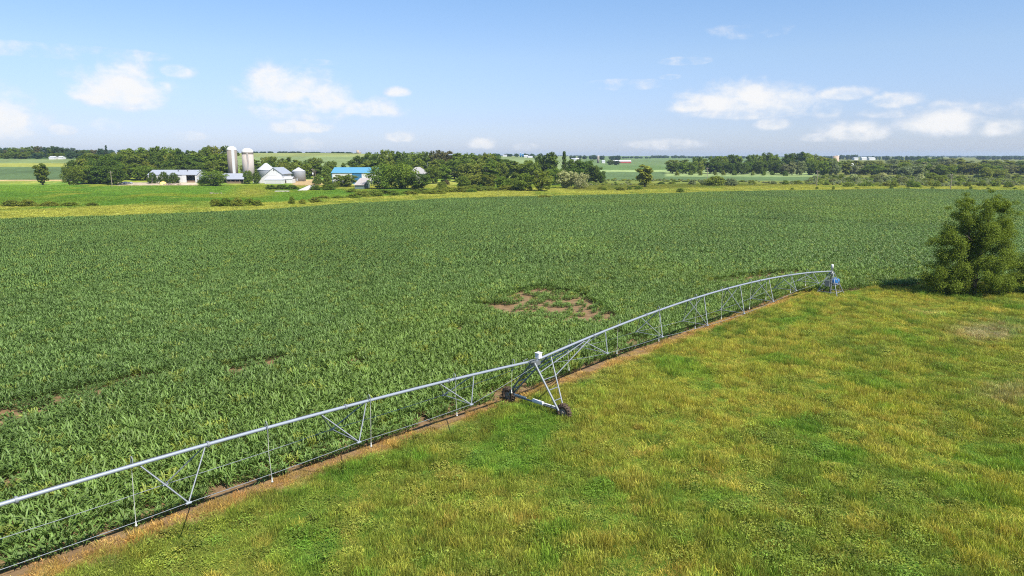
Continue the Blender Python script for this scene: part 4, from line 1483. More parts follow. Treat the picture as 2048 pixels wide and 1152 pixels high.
    for (lab, u, vt, Y, w, k, f, nm) in (
            ('lone shaggy tree with a leaning top in the open field', 1290, 329, 436, 40, 'tall', 'olive', 'broadleaf_tree'),
            ('big rounded bush beside the utility pole in the fields', 1432, 350, 462, 58, 'bush', 'olive', 'shrub'),
            ('grey green bush right beside the big rounded one', 1462, 355, 455, 34, 'bush', 'grey', 'shrub'),
            ('grey bush left of the big rounded one', 1386, 358, 470, 20, 'bush', 'grey', 'shrub'),
            ('small dark double bush alone in the ripe grass', 1361, 375.5, 369, 19, 'bush', 'mid', 'shrub'),
            ('lone slender tree in the meadow left of the farm wood', 84, 326, 468, 32, 'tall', 'mid', 'broadleaf_tree'),
            ('big round tree standing before the long cattle shed', 426, 341, 452, 56, 'wide', 'mid', 'broadleaf_tree'),
            ('young tree before the taller striped silo foot', 495, 341, 486, 21, 'round', 'mid', 'broadleaf_tree'),
            ('small dark tree between silo foot and barn', 513, 345, 488, 16, 'round', 'dark', 'broadleaf_tree'),
            ('dark bush before the left end of the open white shed', 304, 343, 490, 26, 'bush', 'dark', 'shrub'),
            ('dark bush before the middle of the open white shed', 328, 342, 490, 28, 'bush', 'dark', 'shrub'),
            ('dark bush next to the shed doorway', 347, 344, 490, 28, 'bush', 'dark', 'shrub'),
            ('leafy bush right of the transformer poles', 634, 349, 476, 24, 'bush', 'mid', 'shrub'),
            ('leafy bush under the left end of the blue roof', 655, 351, 458, 28, 'bush', 'mid', 'shrub'),
            ('large round bush before the blue roof building', 690, 349, 440, 52, 'round', 'mid', 'shrub'),
            ('dark low bush at the corner of the rust striped shed', 668, 366, 425, 28, 'bush', 'mid', 'shrub'),
            ('low yellow green bush before the rust striped shed', 703, 376, 369, 30, 'bush', 'light', 'shrub'),
            ('dark hedge bush below the barn, beside its lean-to', 540, 369, 404, 30, 'bush', 'dark', 'shrub'),
            ('dark hedge bush below the barn doors', 562, 368.5, 404, 32, 'bush', 'dark', 'shrub'),
            ('dark hedge bush left of the concrete ramp', 584, 369, 404, 30, 'bush', 'dark', 'shrub'),
            ('dark hedge bush right of the concrete ramp', 630, 369, 398, 30, 'bush', 'mid', 'shrub'),
            ('dark hedge bush second right of the concrete ramp', 655, 368, 398, 34, 'bush', 'mid', 'shrub'),
            ('small leafy bush between shed bushes and cattle shed tree', 402, 364, 470, 14, 'bush', 'mid', 'shrub'),
            ('dark weedy bush at the left of the meadow thicket', 430, 397, 263, 30, 'bush', 'olive', 'shrub'),
            ('flowering dark bush second in the meadow thicket', 450, 394, 263, 34, 'bush', 'mid', 'shrub'),
            ('flowering dark bush third in the meadow thicket', 474, 393, 263, 36, 'bush', 'olive', 'shrub'),
            ('dark weedy bush fourth in the meadow thicket', 498, 395, 265, 34, 'bush', 'mid', 'shrub'),
            ('low bush at the right end of the meadow thicket', 516, 399, 265, 22, 'bush', 'olive', 'shrub'),
            ('small dark spiky bush alone right of the meadow thicket', 583, 392, 277, 18, 'bush', 'mid', 'shrub'),
            ('small rounded bush beside the spiky one in the meadow', 604, 397, 277, 18, 'bush', 'olive', 'shrub'),
            ('low bush below the concrete ramp in the meadow', 630, 393, 286, 30, 'bush', 'olive', 'shrub'),
            ('low olive weed bush at the left edge of the meadow', 20, 399, 263, 44, 'bush', 'olive', 'shrub'),
            ('low olive weed bush second along the left meadow', 52, 398, 263, 46, 'bush', 'olive', 'shrub'),
            ('low weed bush third along the left meadow', 95, 402, 263, 40, 'bush', 'olive', 'shrub'),
            ('low weed bush fourth along the left meadow', 140, 403, 265, 44, 'bush', 'mid', 'shrub'),
            ('low weed bush fifth along the left meadow', 182, 404, 265, 30, 'bush', 'mid', 'shrub'),
            ('low grassy mound bush in the ripe grass by the corn', 1088, 389, 307, 50, 'bush', 'olive', 'shrub'),
            ('small low bush right of the grassy mound by the corn', 1152, 391, 311, 22, 'bush', 'olive', 'shrub')):
        tree(nm, lab, 'tree' if nm != 'shrub' else 'shrub', u, vt, Y, w, k, f, None)
    row('shrub', 'shrub', 'along the foot of farm wood', 'bushes along the foot of the farm wood', 716, 1030, 18, [(710, 391), (860, 385), (1030, 380)], [(710, 382), (800, 379), (900, 374), (1030, 370)], 40, ['bush'], ['mid', 'olive', 'light', 'olive'], .5, 14, 3)
    row('shrub', 'shrub', 'bordering the ripe grass strip', 'low weed bushes above the ripe grass', 640, 1010, 14, [(640, 399), (700, 396), (860, 388), (1010, 381)], [(640, 392), (700, 388), (860, 380), (1010, 373)], 36, ['bush'], ['olive', 'light', 'olive', 'mid'], .5, 8, 2)
    # the wood on the far left hill
    gl = 'trees of the wood on the left hill'
    row('broadleaf_tree', 'tree', 'in upper row on left hill', gl, -15, 188, 16, 905, [(-20, 300), (0, 299), (40, 295), (80, 292), (110, 294), (150, 296), (190, 301)], 20, ['round'], ['blue', 'dark', 'mid', 'brown'])
    row('broadleaf_tree', 'tree', 'in lower row on left hill', gl, -15, 188, 15, 862, [(-20, 306), (60, 304), (190, 306)], 20, ['round'], ['blue', 'mid', 'mid', 'olive'])
    tree('broadleaf_tree', 'dark blue green tree right of the left hill wood', 'tree', 205, 297, 850, 20, 'round', 'blue', gl)
    tree('conifer_tree', 'taller pointed tree right of the left hill wood', 'tree', 216, 290, 850, 12, 'cone', 'blue', gl)
    # two trees near the red barn
    tree('broadleaf_tree', 'round dark tree before the left end of the red barn', 'tree', 1221, 320, 1150, 16, 'round', 'dark')
    tree('broadleaf_tree', 'round dark tree before the middle of the red barn', 'tree', 1233, 321, 1150, 16, 'round', 'blue')


build_trees()


def build_big_tree():
    """The big tree at the right, its crown lobes measured on the photograph."""
    Y = 91.0
    s = depth(Y, 6) / FPX
    g = np.random.default_rng(77)
    x0 = xu(1945, Y)

    # measured outline of the two tops and the skirt: row -> left and right limits
    left = ([385, 395, 420, 445, 470, 500, 530, 550, 572, 582], [1915, 1903, 1899, 1893, 1880, 1876, 1868, 1866, 1868, 1880], [1926, 1936, 1944, 1948, 1950, 1950, 1950, 1950, 1950, 1945])
    right = ([379, 388, 400, 420, 445, 470, 500, 530, 555, 575, 584], [1956, 1950, 1945, 1943, 1942, 1936, 1932, 1930, 1926, 1928, 1935], [1974, 1986, 2004, 2018, 2018, 2022, 2032, 2040, 2046, 2044, 2030])
    L = []
    for (tv, tl, tr), n in ((left, 92), (right, 136)):
        k = 0
        while k < n:
            v = g.uniform(tv[0] + 5, tv[-1])
            a, c = np.interp(v, tv, tl), np.interp(v, tv, tr)
            if g.random() > ((c - a) / 110) ** .6:
                continue
            k += 1
            half = .5 * (c - a)
            th = g.uniform(0, 6.28)
            rr = half * math.sqrt(g.uniform(.25, 1)) * .93
            uu = .5 * (a + c) + rr * math.cos(th)
            dy = rr * math.sin(th) * s * .95
            r = g.uniform(8.5, 16) * s * (.62 if v < 430 else 1)
            yy = Y + dy
            L.append((xu(uu, yy, 6) - x0, dy, zv(v, yy), r * g.uniform(.85, 1.35), r * g.uniform(.85, 1.3), r * g.uniform(.65, 1.05)))
    for (u, v, rp) in ((1858, 487, 7), (1864, 481, 9), (1856, 548, 9), (1852, 553, 7), (1862, 556, 10), (1888, 415, 7), (2027, 428, 7), (2020, 405, 6), (1968, 382, 6), (1919, 388, 6), (1872, 570, 14), (1890, 576, 14), (1908, 578, 13), (1930, 580, 13), (1955, 580, 13), (1980, 578, 14), (2004, 575, 15), (2028, 568, 14), (2040, 552, 12), (1858, 562, 11), (1868, 530, 12), (2034, 528, 11)):
        L.append((xu(u, Y, 6) - x0, 0, zv(v, Y), rp * s * 1.3, rp * s * 1.2, rp * s * .7))
    root = thing('broadleaf_tree', 'large twin topped green tree at the corner of the corn field, casting a dark shadow', 'tree', None, (x0, Y, 0))
    me = crown_mesh('big_tree_crown', 801, L, 130000, .08, M['leaf'], .14, .2)
    c = mkobj('crown', me, root)
    c.color = (.122, .164, .022, 1)
    b = MB()
    b.tube([(0, 0, -.1), (.1, 0, 1.5), (.2, .1, 5), (.9, .1, 9.5), (1.2, 0, 12)], [.34, .28, .22, .12, .03], 10)
    b.tube([(.1, 0, 1.3), (-.9, .1, 4.5), (-1.5, 0, 8.5), (-1.6, 0, 11)], [.24, .18, .11, .03], 8)
    for i in range(14):
        z = g.uniform(1.4, 8)
        a = g.uniform(0, 6.28)
        ln = g.uniform(2, 4.2)
        b.tube([(.15, 0, z), (.15 + ln * .5 * math.cos(a), ln * .5 * math.sin(a), z + .7), (.15 + ln * math.cos(a), ln * math.sin(a), z + 1.6)], [.11, .06, .015], 6)
    b.build('trunk', M['bark'], root)
    # the neighbour at the frame's right edge
    x1 = xu(2078, 91)
    L = []
    root2 = thing('broadleaf_tree', 'low spreading tree behind the right side of the large twin topped tree', 'tree', None, (x1, 92, 0))
    for (dx, dy, z, r) in ((-2.2, 0, 2.2, 1.3), (-.8, -1, 3.0, 1.6), (.8, .4, 3.8, 1.8), (-1.2, 1, 4.2, 1.5), (1.8, -.6, 2.4, 1.6), (.2, 0, 5.2, 1.4), (2.6, 1, 3.8, 1.6), (-.4, -1.4, 1.5, 1.4)):
        L.append((dx, dy, z, r, r, r * .8))
    c2 = mkobj('crown', crown_mesh('edge_tree_crown', 802, L, 26000, .09, M['leaf'], .2), root2)
    c2.color = (.10, .14, .022, 1)
    b = MB()
    b.tube([(0, 0, -.1), (.1, 0, 1.5), (.1, .1, 4.5)], [.2, .15, .04], 8)
    b.build('trunk', M['bark'], root2)


build_big_tree()


def build_far_woods():
    """Woods a kilometre and more away that read as one dark band."""
    g = np.random.default_rng(31)
    P, S, T_ = [], [], []
    bands = [(505, 545, 306, 1560, 7), (548, 600, 303.5, 1600, 9), (600, 640, 306, 1700, 6), (665, 690, 307, 1600, 6), (692, 704, 306.5, 1600, 6), (640, 720, 308.5, 1900, 5),
             (984, 1036, 307, 1550, 9), (1047, 1066, 307.5, 1560, 8), (1138, 1150, 311, 1650, 7), (1156, 1200, 310.5, 1750, 9), (1200, 1245, 311.5, 1760, 8), (1245, 1300, 313, 2300, 6), (1300, 1370, 311, 2500, 9),
             (1370, 1500, 312, 2600, 7), (-20, 20, 296, 1300, 9), (150, 260, 300, 1500, 8),
             (1640, 1665, 312, 2300, 8), (1680, 1720, 310, 2300, 9), (1735, 1775, 312, 2200, 7), (1775, 1860, 312.5, 1700, 11), (1862, 1890, 313, 1800, 9), (1896, 1910, 313, 2600, 9), (1910, 1990, 314.5, 3600, 9), (1955, 2060, 312, 2300, 13),
             (1620, 1760, 314.5, 4500, 9), (1850, 2080, 311.5, 5200, 13), (1500, 1640, 313.5, 4200, 9), (880, 1160, 312.5, 3800, 8), (260, 520, 306.5, 2500, 8)]
    for (u0, u1, vt, Y, hgt) in bands:
        wpx = hgt * 1.15 / depth(Y, 10) * FPX
        n = max(3, int((u1 - u0) / wpx * 2.3))
        for i in range(n):
            u = g.uniform(u0, u1)
            y = Y * g.uniform(.985, 1.05)
            x = xu(u, y, 10)
            z = hz(x, y)
            H = max(4.0, zv(vt + g.uniform(-.4, .9), y) - z)
            H = min(H, 22)
            P.append((x, y, z - .3))
            w = hgt * g.uniform(.9, 1.5)
            S.append((w, w, H))
            k = g.uniform(.8, 1.2)
            T_.append((.040 * k, .078 * k, .030 * k))
    n = len(P)
    protos = [crown_mesh('far_crown_%d' % i, 700 + i, round_lobes(700 + i, 12, 1.1, .10), 900, .075, M['leaf_far']) for i in range(4)]
    rot = np.stack([np.zeros(n), np.zeros(n), g.uniform(0, 6.28, n)], 1)
    scatter('distant_woods', np.array(P), rot, np.array(S), np.array(T_), g.integers(0, 4, n), protos, 'distant dark woods along the skyline')


build_far_woods()


def build_scrub():
    """Low scrub on the wet ground to the right that reads as one mass."""
    g = np.random.default_rng(41)
    n = 2600
    Y = g.uniform(405, 640, n)
    u = g.uniform(1180, 2110, n)
    X = (u - 1024) / FPX * (Y * cP + 16 * sP)
    d = fbm(X / 30, Y / 45, 120)
    lo = np.interp(u, [1180, 1300, 1600, 1680, 2110], [455, 450, 470, 440, 435])
    k = (Y > lo + 6) & (d > np.where(u > 1620, .36, .50)) & ~((u < 1620) & (Y > 560))
    X, Y, u = X[k], Y[k], u[k]
    n = len(X)
    w = g.uniform(2.0, 4.8, n) * np.where(u > 1620, 1, .7)
    h = w * g.uniform(.35, .62, n)
    pal = np.array([FOL['olive'], FOL['grey'], FOL['mid'], FOL['light'], FOL['grey']])
    t = pal[g.integers(0, 5, n)] * g.uniform(1.0, 1.45, (n, 1))
    protos = [crown_mesh('scrub_crown_%d' % i, 720 + i, round_lobes(720 + i, 12, 1.3, .05, .95, 'bush'), 700, .09, M['leaf_far']) for i in range(4)]
    rot = np.stack([np.zeros(n), np.zeros(n), g.uniform(0, 6.28, n)], 1)
    scatter('low_scrub', np.stack([X, Y, terrain(X, Y)], 1), rot, np.stack([w / 1.45, w / 1.45, h], 1), t, g.integers(0, 4, n), protos, 'low grey green scrub on the wet ground')


build_scrub()


# ------------------------------------------------------------------ the farm
def gable_roof(b, x0, x1, y0, y1, ze0, zr, ze1, yr, t=.12, over=.35):
    """Ridge along x: eave heights ze0 (front, y0) and ze1 (back, y1), ridge at yr."""
    a0, a1 = x0 - over, x1 + over
    s0 = (zr - ze0) / (yr - y0)
    s1 = (zr - ze1) / (y1 - yr)
    f0, f1 = y0 - over, y1 + over
    z0, z1 = ze0 - s0 * over, ze1 - s1 * over
    b.add([(a0, f0, z0), (a1, f0, z0), (a1, yr, zr), (a0, yr, zr), (a0, f0, z0 + t), (a1, f0, z0 + t), (a1, yr, zr + t), (a0, yr, zr + t)],
          [(0, 3, 2, 1), (4, 5, 6, 7), (0, 1, 5, 4), (1, 2, 6, 5), (3, 0, 4, 7)])
    b.add([(a0, yr, zr), (a1, yr, zr), (a1, f1, z1), (a0, f1, z1), (a0, yr, zr + t), (a1, yr, zr + t), (a1, f1, z1 + t), (a0, f1, z1 + t)],
          [(0, 3, 2, 1), (4, 5, 6, 7), (1, 2, 6, 5), (2, 3, 7, 6), (3, 0, 4, 7)])


def build_farm():
    # --- open white machine shed
    Y = 498.0
    x0, x1 = xu(297, Y), xu(394, Y)
    z = hz(x0, Y)
    zb = z
    ze, zr, yr, y1 = zv(349.5, Y), zv(340, Y + 8), Y + 8, Y + 16
    t = thing('machine_shed', 'long white open fronted machine shed with grey roof and dark doorway', 'shed')
    da, db = xu(373.5, Y), xu(391, Y)
    b = MB()
    b.box(x0, da, Y, Y + .2, zb - .3, ze)
    b.box(db, x1, Y, Y + .2, zb - .3, ze)
    b.box(da, db, Y, Y + .2, ze - .4, ze)
    b.box(x0, x0 + .2, Y + .2, y1 - .2, zb - .3, ze)
    b.box(x1 - .2, x1, Y + .2, y1 - .2, zb - .3, ze)
    b.box(x0, x1, y1 - .2, y1, zb - .3, ze)
    for xx in (x0 + .001, x1 - .201):
        b.add([(xx, Y, ze), (xx, y1, ze), (xx, yr, zr), (xx + .2, Y, ze), (xx + .2, y1, ze), (xx + .2, yr, zr)], [(0, 1, 2), (5, 4, 3), (0, 2, 5, 3), (1, 4, 5, 2)])
    b.build('wall', M['white_wall'], t)
    b = MB()
    gable_roof(b, x0, x1, Y, y1, ze, zr, ze, yr)
    rf = b.build('roof', M['grey_roof'], t)
    for f in (.56, .75):
        q = MB()
        xx = x0 + (x1 - x0) * f
        q.box(xx - .35, xx + .35, yr - 2.6, yr - 2.0, zr - 1.4, zr - .2)
        q.build('roof_vent', M['dark'], rf)
    b = MB()
    b.box(xu(365, Y), da - .1, Y - .12, Y - .02, zb, ze - .15)
    b.build('sliding_door', M['white_trim'], t)
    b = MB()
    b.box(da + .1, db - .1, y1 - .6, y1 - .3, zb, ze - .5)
    b.build('shade_panel', M['dark'], t)  # added near-black panel, stands in for the shade behind the doorway
    b = MB()
    b.box(da + .2, db - .2, Y + .4, Y + .55, zb, zb + 1.3)
    b.build('gate_board', M['wood'], t)
    # --- cattle shed
    Y = 494.0
    x0, x1 = xu(394.5, Y), xu(488, Y)
    y1, yr = Y + 15, Y + 9
    ze, zr, zb = zv(358.3, Y), zv(347, yr), hz(x0, Y)
    t = thing('cattle_shed', 'long low open sided cattle shed with pale roof on timber posts', 'shed')
    b = MB()
    b.box(x0, x1, y1 - .2, y1, zb - .2, zv(352, y1))
    b.box(x0, x0 + .2, Y + 4, y1 - .2, zb - .2, ze)
    b.box(x1 - .2, x1, Y + 4, y1 - .2, zb - .2, ze)
    b.build('wall', M['dark'], t)
    b = MB()
    gable_roof(b, x0, x1, Y, y1, ze, zr, zv(352, y1), yr)
    b.build('roof', M['grey_roof'], t)
    n = 12
    for i in range(n):
        xx = x0 + .3 + (x1 - x0 - .6) * i / (n - 1)
        q = MB()
        q.box(xx - .1, xx + .1, Y + .1, Y + .3, zb - .2, ze - .1)
        q.build('post', M['pole_wood'], t)
    t = thing('feed_fence', 'brown timber feed fence before the cattle shed', 'fence')
    b = MB()
    fx0, fx1, fy = xu(455, 488), xu(486, 488), 488
    for k in range(3):
        b.box(fx0, fx1, fy, fy + .08, .25 + .5 * k, .62 + .5 * k)
    b.build('board', M['wood'], t)
    for i in range(7):
        q = MB()
        xx = fx0 + (fx1 - fx0) * i / 6
        q.box(xx - .1, xx + .1, fy + .09, fy + .28, -.1, 1.75)
        q.build('post', M['pole_wood'], t)

    # --- two silos
    def silo(name, label, u, rpx, Y, vtop, vdome, mat, chute_u, chute_w, chute_mat, bands):
        x = xu(u, Y, 10)
        zb = hz(x, Y)
        r = rpx / FPX * depth(Y, 12)
        zt, zd = zv(vtop, Y) - zb, zv(vdome, Y) - zb
        t = thing(name, label, 'silo', 'farm silos', (x, Y, zb))
        b = MB()
        b.lathe((0, 0, -.3), [(0, 0), (r, 0), (r, zd + .3), (0, zd + .3)], 32)
        b.build('silo_wall', mat, t)
        b = MB()
        pr = [(r * 1.03 * math.cos(a), zd + .02 + (zt - zd) * math.sin(a)) for a in np.linspace(0, math.pi / 2, 8)]
        pr[-1] = (0.02, zt)
        b.lathe((0, 0, 0), [(r * .98, zd - .05), (r * 1.03, zd - .05)] + pr, 32)
        b.build('dome', M['white_trim'], t)
        for (v0, v1, m2) in bands:
            b = MB()
            za, zc = zv(v1, Y) - zb, zv(v0, Y) - zb
            b.lathe((0, 0, 0), [(r, za), (r + .05, za), (r + .05, zc), (r, zc)], 32)
            b.build('silo_band', m2, t)
        cx = xu(chute_u, Y - r, 10) - x
        cx = max(-.85 * r, min(.85 * r, cx))
        cy = -math.sqrt(r * r - cx * cx)
        b = MB()
        w = chute_w / FPX * depth(Y, 12) / 2
        b.box(cx - w, cx + w, cy - .45, cy + .35, 0, zd + (.4 if chute_mat is M['white_trim'] else -.6))
        b.build('chute', chute_mat, t)
        return t
    silo('silo', 'grey stave silo with white dome and bright white chute, left of the pair', 466, 9.4, 520, 292.5, 300, M['concrete'], 467.5, 5.2, M['white_trim'], [])
    silo('silo', 'pale silo with white dome and rusty brown chute stripe, right of the pair', 497, 11, 514, 296, 304.5, M['concrete_light'], 496.6, 2.8, M['rust_roof'], [(304.5, 308.5, M['concrete'])])

    # --- grain bins
    def grain_bin(label, u, rpx, Y, vapex, veave, vbase):
        x = xu(u, Y, 4)
        zb = hz(x, Y)
        r = rpx / FPX * depth(Y, 5)
        ze, za = zv(veave, Y) - zb, zv(vapex, Y) - zb
        t = thing('grain_bin', label, 'grain bin', 'round steel grain bins', (x, Y, zb))
        b = MB()
        b.lathe((0, 0, -.3), [(0, 0), (r, 0), (r, ze + .3)], 36)
        b.build('bin_wall', M['bin_steel'], t)
        b = MB()
        b.lathe((0, 0, 0), [(r * 1.05, ze - .12), (r * .16, za - .1), (r * .16, za + .12), (0.02, za + .2)], 36, 0, False)
        b.build('roof', M['pale_roof'], t)
        b = MB()
        b.box(-.5, .5, -r - .12, -r + .2, .3, 2.0)
        b.build('hatch', M['grey_roof'], t)
    grain_bin('big round steel grain bin with cone roof rising behind the white barn', 533.5, 17, 522, 326.5, 339, 352)
    grain_bin('round steel grain bin with pale cone roof standing free beside the barn', 598, 13, 520, 335.3, 342.2, 358.5)

    # --- the white barn (gable end towards the camera, long lean-to slope on the left)
    Y = 492.0
    yb = Y + 22
    zb = hz(xu(545, Y), Y)

    def q(u, v, yy=Y):
        return (xu(u, Y, 4), zv(v, Y))
    ap, re, le = q(547.6, 335.3), q(565.5, 348.5), q(514, 362)
    xl, xr = xu(516.5, Y), xu(564, Y)
    t = thing('barn', 'white gabled barn with long lean-to slope and overhead doors', 'barn')

    def roof_z(x):
        if x < ap[0]:
            return ap[1] + (le[1] - ap[1]) * (x - ap[0]) / (le[0] - ap[0])
        return ap[1] + (re[1] - ap[1]) * (x - ap[0]) / (re[0] - ap[0])
    b = MB()
    prof = [(xl, zb - .3), (xr, zb - .3), (xr, roof_z(xr) - .05), (ap[0], ap[1] - .05), (xl, roof_z(xl) - .05)]
    vs = [(x, Y, z) for x, z in prof] + [(x, yb, z) for x, z in prof]
    b.add(vs, [(0, 1, 2, 3, 4), (9, 8, 7, 6, 5), (0, 5, 6, 1), (1, 6, 7, 2), (4, 9, 5, 0)])
    b.build('wall', M['white_wall'], t)
    b = MB()
    for (pa, pb) in ((le, ap), (ap, re)):
        d = .16
        vs = [(pa[0], Y - .5, pa[1]), (pb[0], Y - .5, pb[1]), (pb[0], yb + .4, pb[1]), (pa[0], yb + .4, pa[1])]
        b.add(vs + [(x, y, z + d) for x, y, z in vs], [(0, 3, 2, 1), (4, 5, 6, 7), (0, 1, 5, 4), (1, 2, 6, 5), (2, 3, 7, 6), (3, 0, 4, 7)])
    b.build('roof', M['grey_roof'], t)
    b = MB()
    lx, lz = q(548.5, 340.2)
    b.box(lx - .35, lx + .35, Y - .06, Y - .003, lz - .45, lz + .45)
    b.build('loft_hatch', M['dark'], t)
    b = MB()
    hx0, hz0 = q(537, 353.2)
    hx1, hz1 = q(553, 350.4)
    b.box(hx0, hx1, Y - .05, Y - .003, hz0, hz1)
    b.build('hay_door', M['garage'], t)
    # front lean-to with hipped roof and garage door
    ya = Y - 6
    ax0, ax1 = xu(529.5, ya), xu(565, ya)
    az = zv(359.3, ya)
    b = MB()
    b.box(ax0, ax1, ya, Y - .003, zb - .3, az)
    an = b.build('annex', M['white_wall'], t)
    b = MB()
    tx0, tx1, tz = xu(537, Y), xu(555, Y), zv(352.8, Y)
    e = .3
    b.add([(ax0 - e, ya - e, az), (ax1 + e, ya - e, az), (tx1, Y - .01, tz), (tx0, Y - .01, tz), (ax0 - e, Y - .01, az), (ax1 + e, Y - .01, az)],
          [(0, 1, 2, 3), (0, 3, 4), (1, 5, 2), (0, 4, 5, 1)])
    b.build('annex_roof', M['pale_roof'], an)
    b = MB()
    b.box(xu(531.5, ya), xu(563, ya), ya - .06, ya - .003, zb, az - .35)
    b.build('overhead_door', M['garage'], an)
    # side annex
    sx0, sx1, sz, sb = xu(566, Y), xu(583.5, Y), zv(358, Y), zv(353.5, Y + 5)
    b = MB()
    b.box(sx0 + .02, sx1, Y + 1, Y + 9, zb - .3, sz)
    an = b.build('side_annex', M['white_wall'], t)
    b = MB()
    gable_roof(b, sx0 + .1, sx1, Y + 1, Y + 9, sz, sb, sz, Y + 5, .1, .25)
    b.build('annex_roof', M['pale_roof'], an)
    b = MB()
    b.box(xu(568.5, Y), xu(572, Y), Y + .9, Y + .997, zb, zb + 2.1)
    b.build('side_door', M['dark'], an)
    # left porch roof
    b = MB()
    b.box(xu(503, Y), xu(516, Y), Y + 3, Y + 9, zv(360.2, Y), zv(359.4, Y))
    for u in (504, 509, 514):
        b.box(xu(u, Y) - .1, xu(u, Y) + .1, Y + 3.1, Y + 3.3, zb, zv(360.3, Y))
    b.build('porch_roof', M['pale_roof'], t)

    # --- concrete ramp and slab
    b = MB()
    rx0, rx1 = xu(599, 395), xu(616, 395)
    zt = zv(370.5, 412)
    b.add([(rx0, 391, .02), (rx1 + .4, 391, .02), (rx1 - .4, 412, zt), (rx0 + .5, 412, zt), (rx0, 391, -.4), (rx1 + .4, 391, -.4), (rx1 - .4, 412, -.4), (rx0 + .5, 412, -.4)],
          [(0, 1, 2, 3), (0, 4, 5, 1), (1, 5, 6, 2), (2, 6, 7, 3), (3, 7, 4, 0)])
    o = b.build('concrete_ramp', M['slab'])
    tag(o, 'pale sloping concrete ramp between two dark hedges below the barn', 'ramp')
    b = MB()
    p = G(563, 384.5)
    b.box(p[0] - 3.6, p[0] + 3.6, p[1], p[1] + 2.4, -.1, .55)
    b.box(p[0] - 3.3, p[0] + 3.3, p[1] + .3, p[1] + 2.1, .55, .60)
    o = b.build('water_trough', M['slab'])
    tag(o, 'pale low concrete trough in the meadow below the barn', 'trough')

    # --- blue roofed building
    Y = 486.0
    x0, x1 = xu(664.5, Y), xu(752, Y)
    y1, yr = Y + 20, Y + 10
    ze, zr, zb = zv(345.6, Y), zv(335, yr), hz(x0, Y)
    t = thing('pole_barn', 'white pole barn with bright blue roof and blue sliding door', 'barn')
    b = MB()
    b.box(x0, x1, Y, y1, zb - .3, ze)
    for xx in (x0, x1 - .2):
        b.add([(xx, Y, ze), (xx, y1, ze), (xx, yr, zr), (xx + .2, Y, ze), (xx + .2, y1, ze), (xx + .2, yr, zr)], [(0, 1, 2), (5, 4, 3), (0, 2, 5, 3), (1, 4, 5, 2)])
    b.build('wall', M['white_wall'], t)
    b = MB()
    gable_roof(b, x0, x1, Y, y1, ze, zr, ze, yr, .15, .5)
    b.build('roof', M['blue_roof'], t)
    b = MB()
    b.box(xu(705, Y), xu(724, Y), Y - .15, Y - .003, zb, ze - .15)
    b.build('sliding_door', M['blue_door'], t)
    b = MB()
    b.box(x0 - .06, x0 + .35, Y - .06, Y - .003, zb, ze - .02)
    b.build('corner_trim', M['blue_roof'], t)
    # --- rust striped shed
    Y = 404.0
    x0, x1 = xu(709.5, Y), xu(727, Y)
    ze = zv(370.5, Y)
    t = thing('old_shed', 'old shed with rust striped pale roof and dark front beside the bushes', 'shed')
    b = MB()
    zt = ze + 3.4
    b.add([(x0, Y, -.3), (x1, Y, -.3), (x1, Y, ze), (x0, Y, ze), (x0, Y + 18, -.3), (x1, Y + 18, -.3), (x1, Y + 18, zt), (x0, Y + 18, zt)],
          [(0, 1, 2, 3), (5, 4, 7, 6), (1, 5, 6, 2), (4, 0, 3, 7)])
    b.build('wall', M['dark_wall'], t)
    b = MB()
    b.hexa([(x0 - .6, Y - .5, ze + .0), (x1 + .3, Y - .5, ze + .0), (x1 + .3, Y + 18.4, zt + .08), (x0 - .6, Y + 18.4, zt + .08),
            (x0 - .6, Y - .5, ze + .14), (x1 + .3, Y - .5, ze + .14), (x1 + .3, Y + 18.4, zt + .22), (x0 - .6, Y + 18.4, zt + .22)])
    b.build('roof', M['rust_roof'], t)
    # --- the house
    Y = 497.0
    x0, x1 = xu(818, Y), xu(855, Y)
    y1 = Y + 12
    zb, ze, zr = hz(x0, Y), zv(347.5, Y), zv(334, Y + 6)
    t = thing('farm_house', 'white house with pale hipped roof among dark trees', 'house')
    b = MB()
    b.box(x0 + .4, x1 - .4, Y + .4, y1 - .4, zb - .3, ze)
    wl = b.build('wall', M['white_wall'], t)
    b = MB()
    ra, rb_ = xu(832, Y + 6), xu(841, Y + 6)
    b.add([(x0 - .3, Y - .3, ze), (x1 + .3, Y - .3, ze), (x1 + .3, y1 + .3, ze), (x0 - .3, y1 + .3, ze), (ra, Y + 6, zr), (rb_, Y + 6, zr)],
          [(0, 1, 5, 4), (1, 2, 5), (2, 3, 4, 5), (3, 0, 4), (0, 3, 2, 1)])
    b.build('roof', M['shingle'], t)
    for u in (823, 838, 850):
        b = MB()
        xx = xu(u, Y)
        b.box(xx - .5, xx + .5, Y + .33, Y + .397, ze - 2.0, ze - .7)
        b.build('window', M['glass'], t)
    t = thing('mast', 'thin pale radio mast beside the house roof', 'mast')
    b = MB()
    xx = xu(855.5, 493, 8)
    b.tube([(xx, 493, hz(xx, 493)), (xx, 493, zv(325, 493))], .09, 6)
    b.build('mast_pole', M['galv_bar'], t)
    for k in range(3):
        b = MB()
        zz = zv(326 + 2.5 * k, 493)
        b.tube([(xx - .5, 493, zz), (xx + .5, 493, zz)], .05, 5)
        b.build('cross_arm', M['galv_bar'], t)

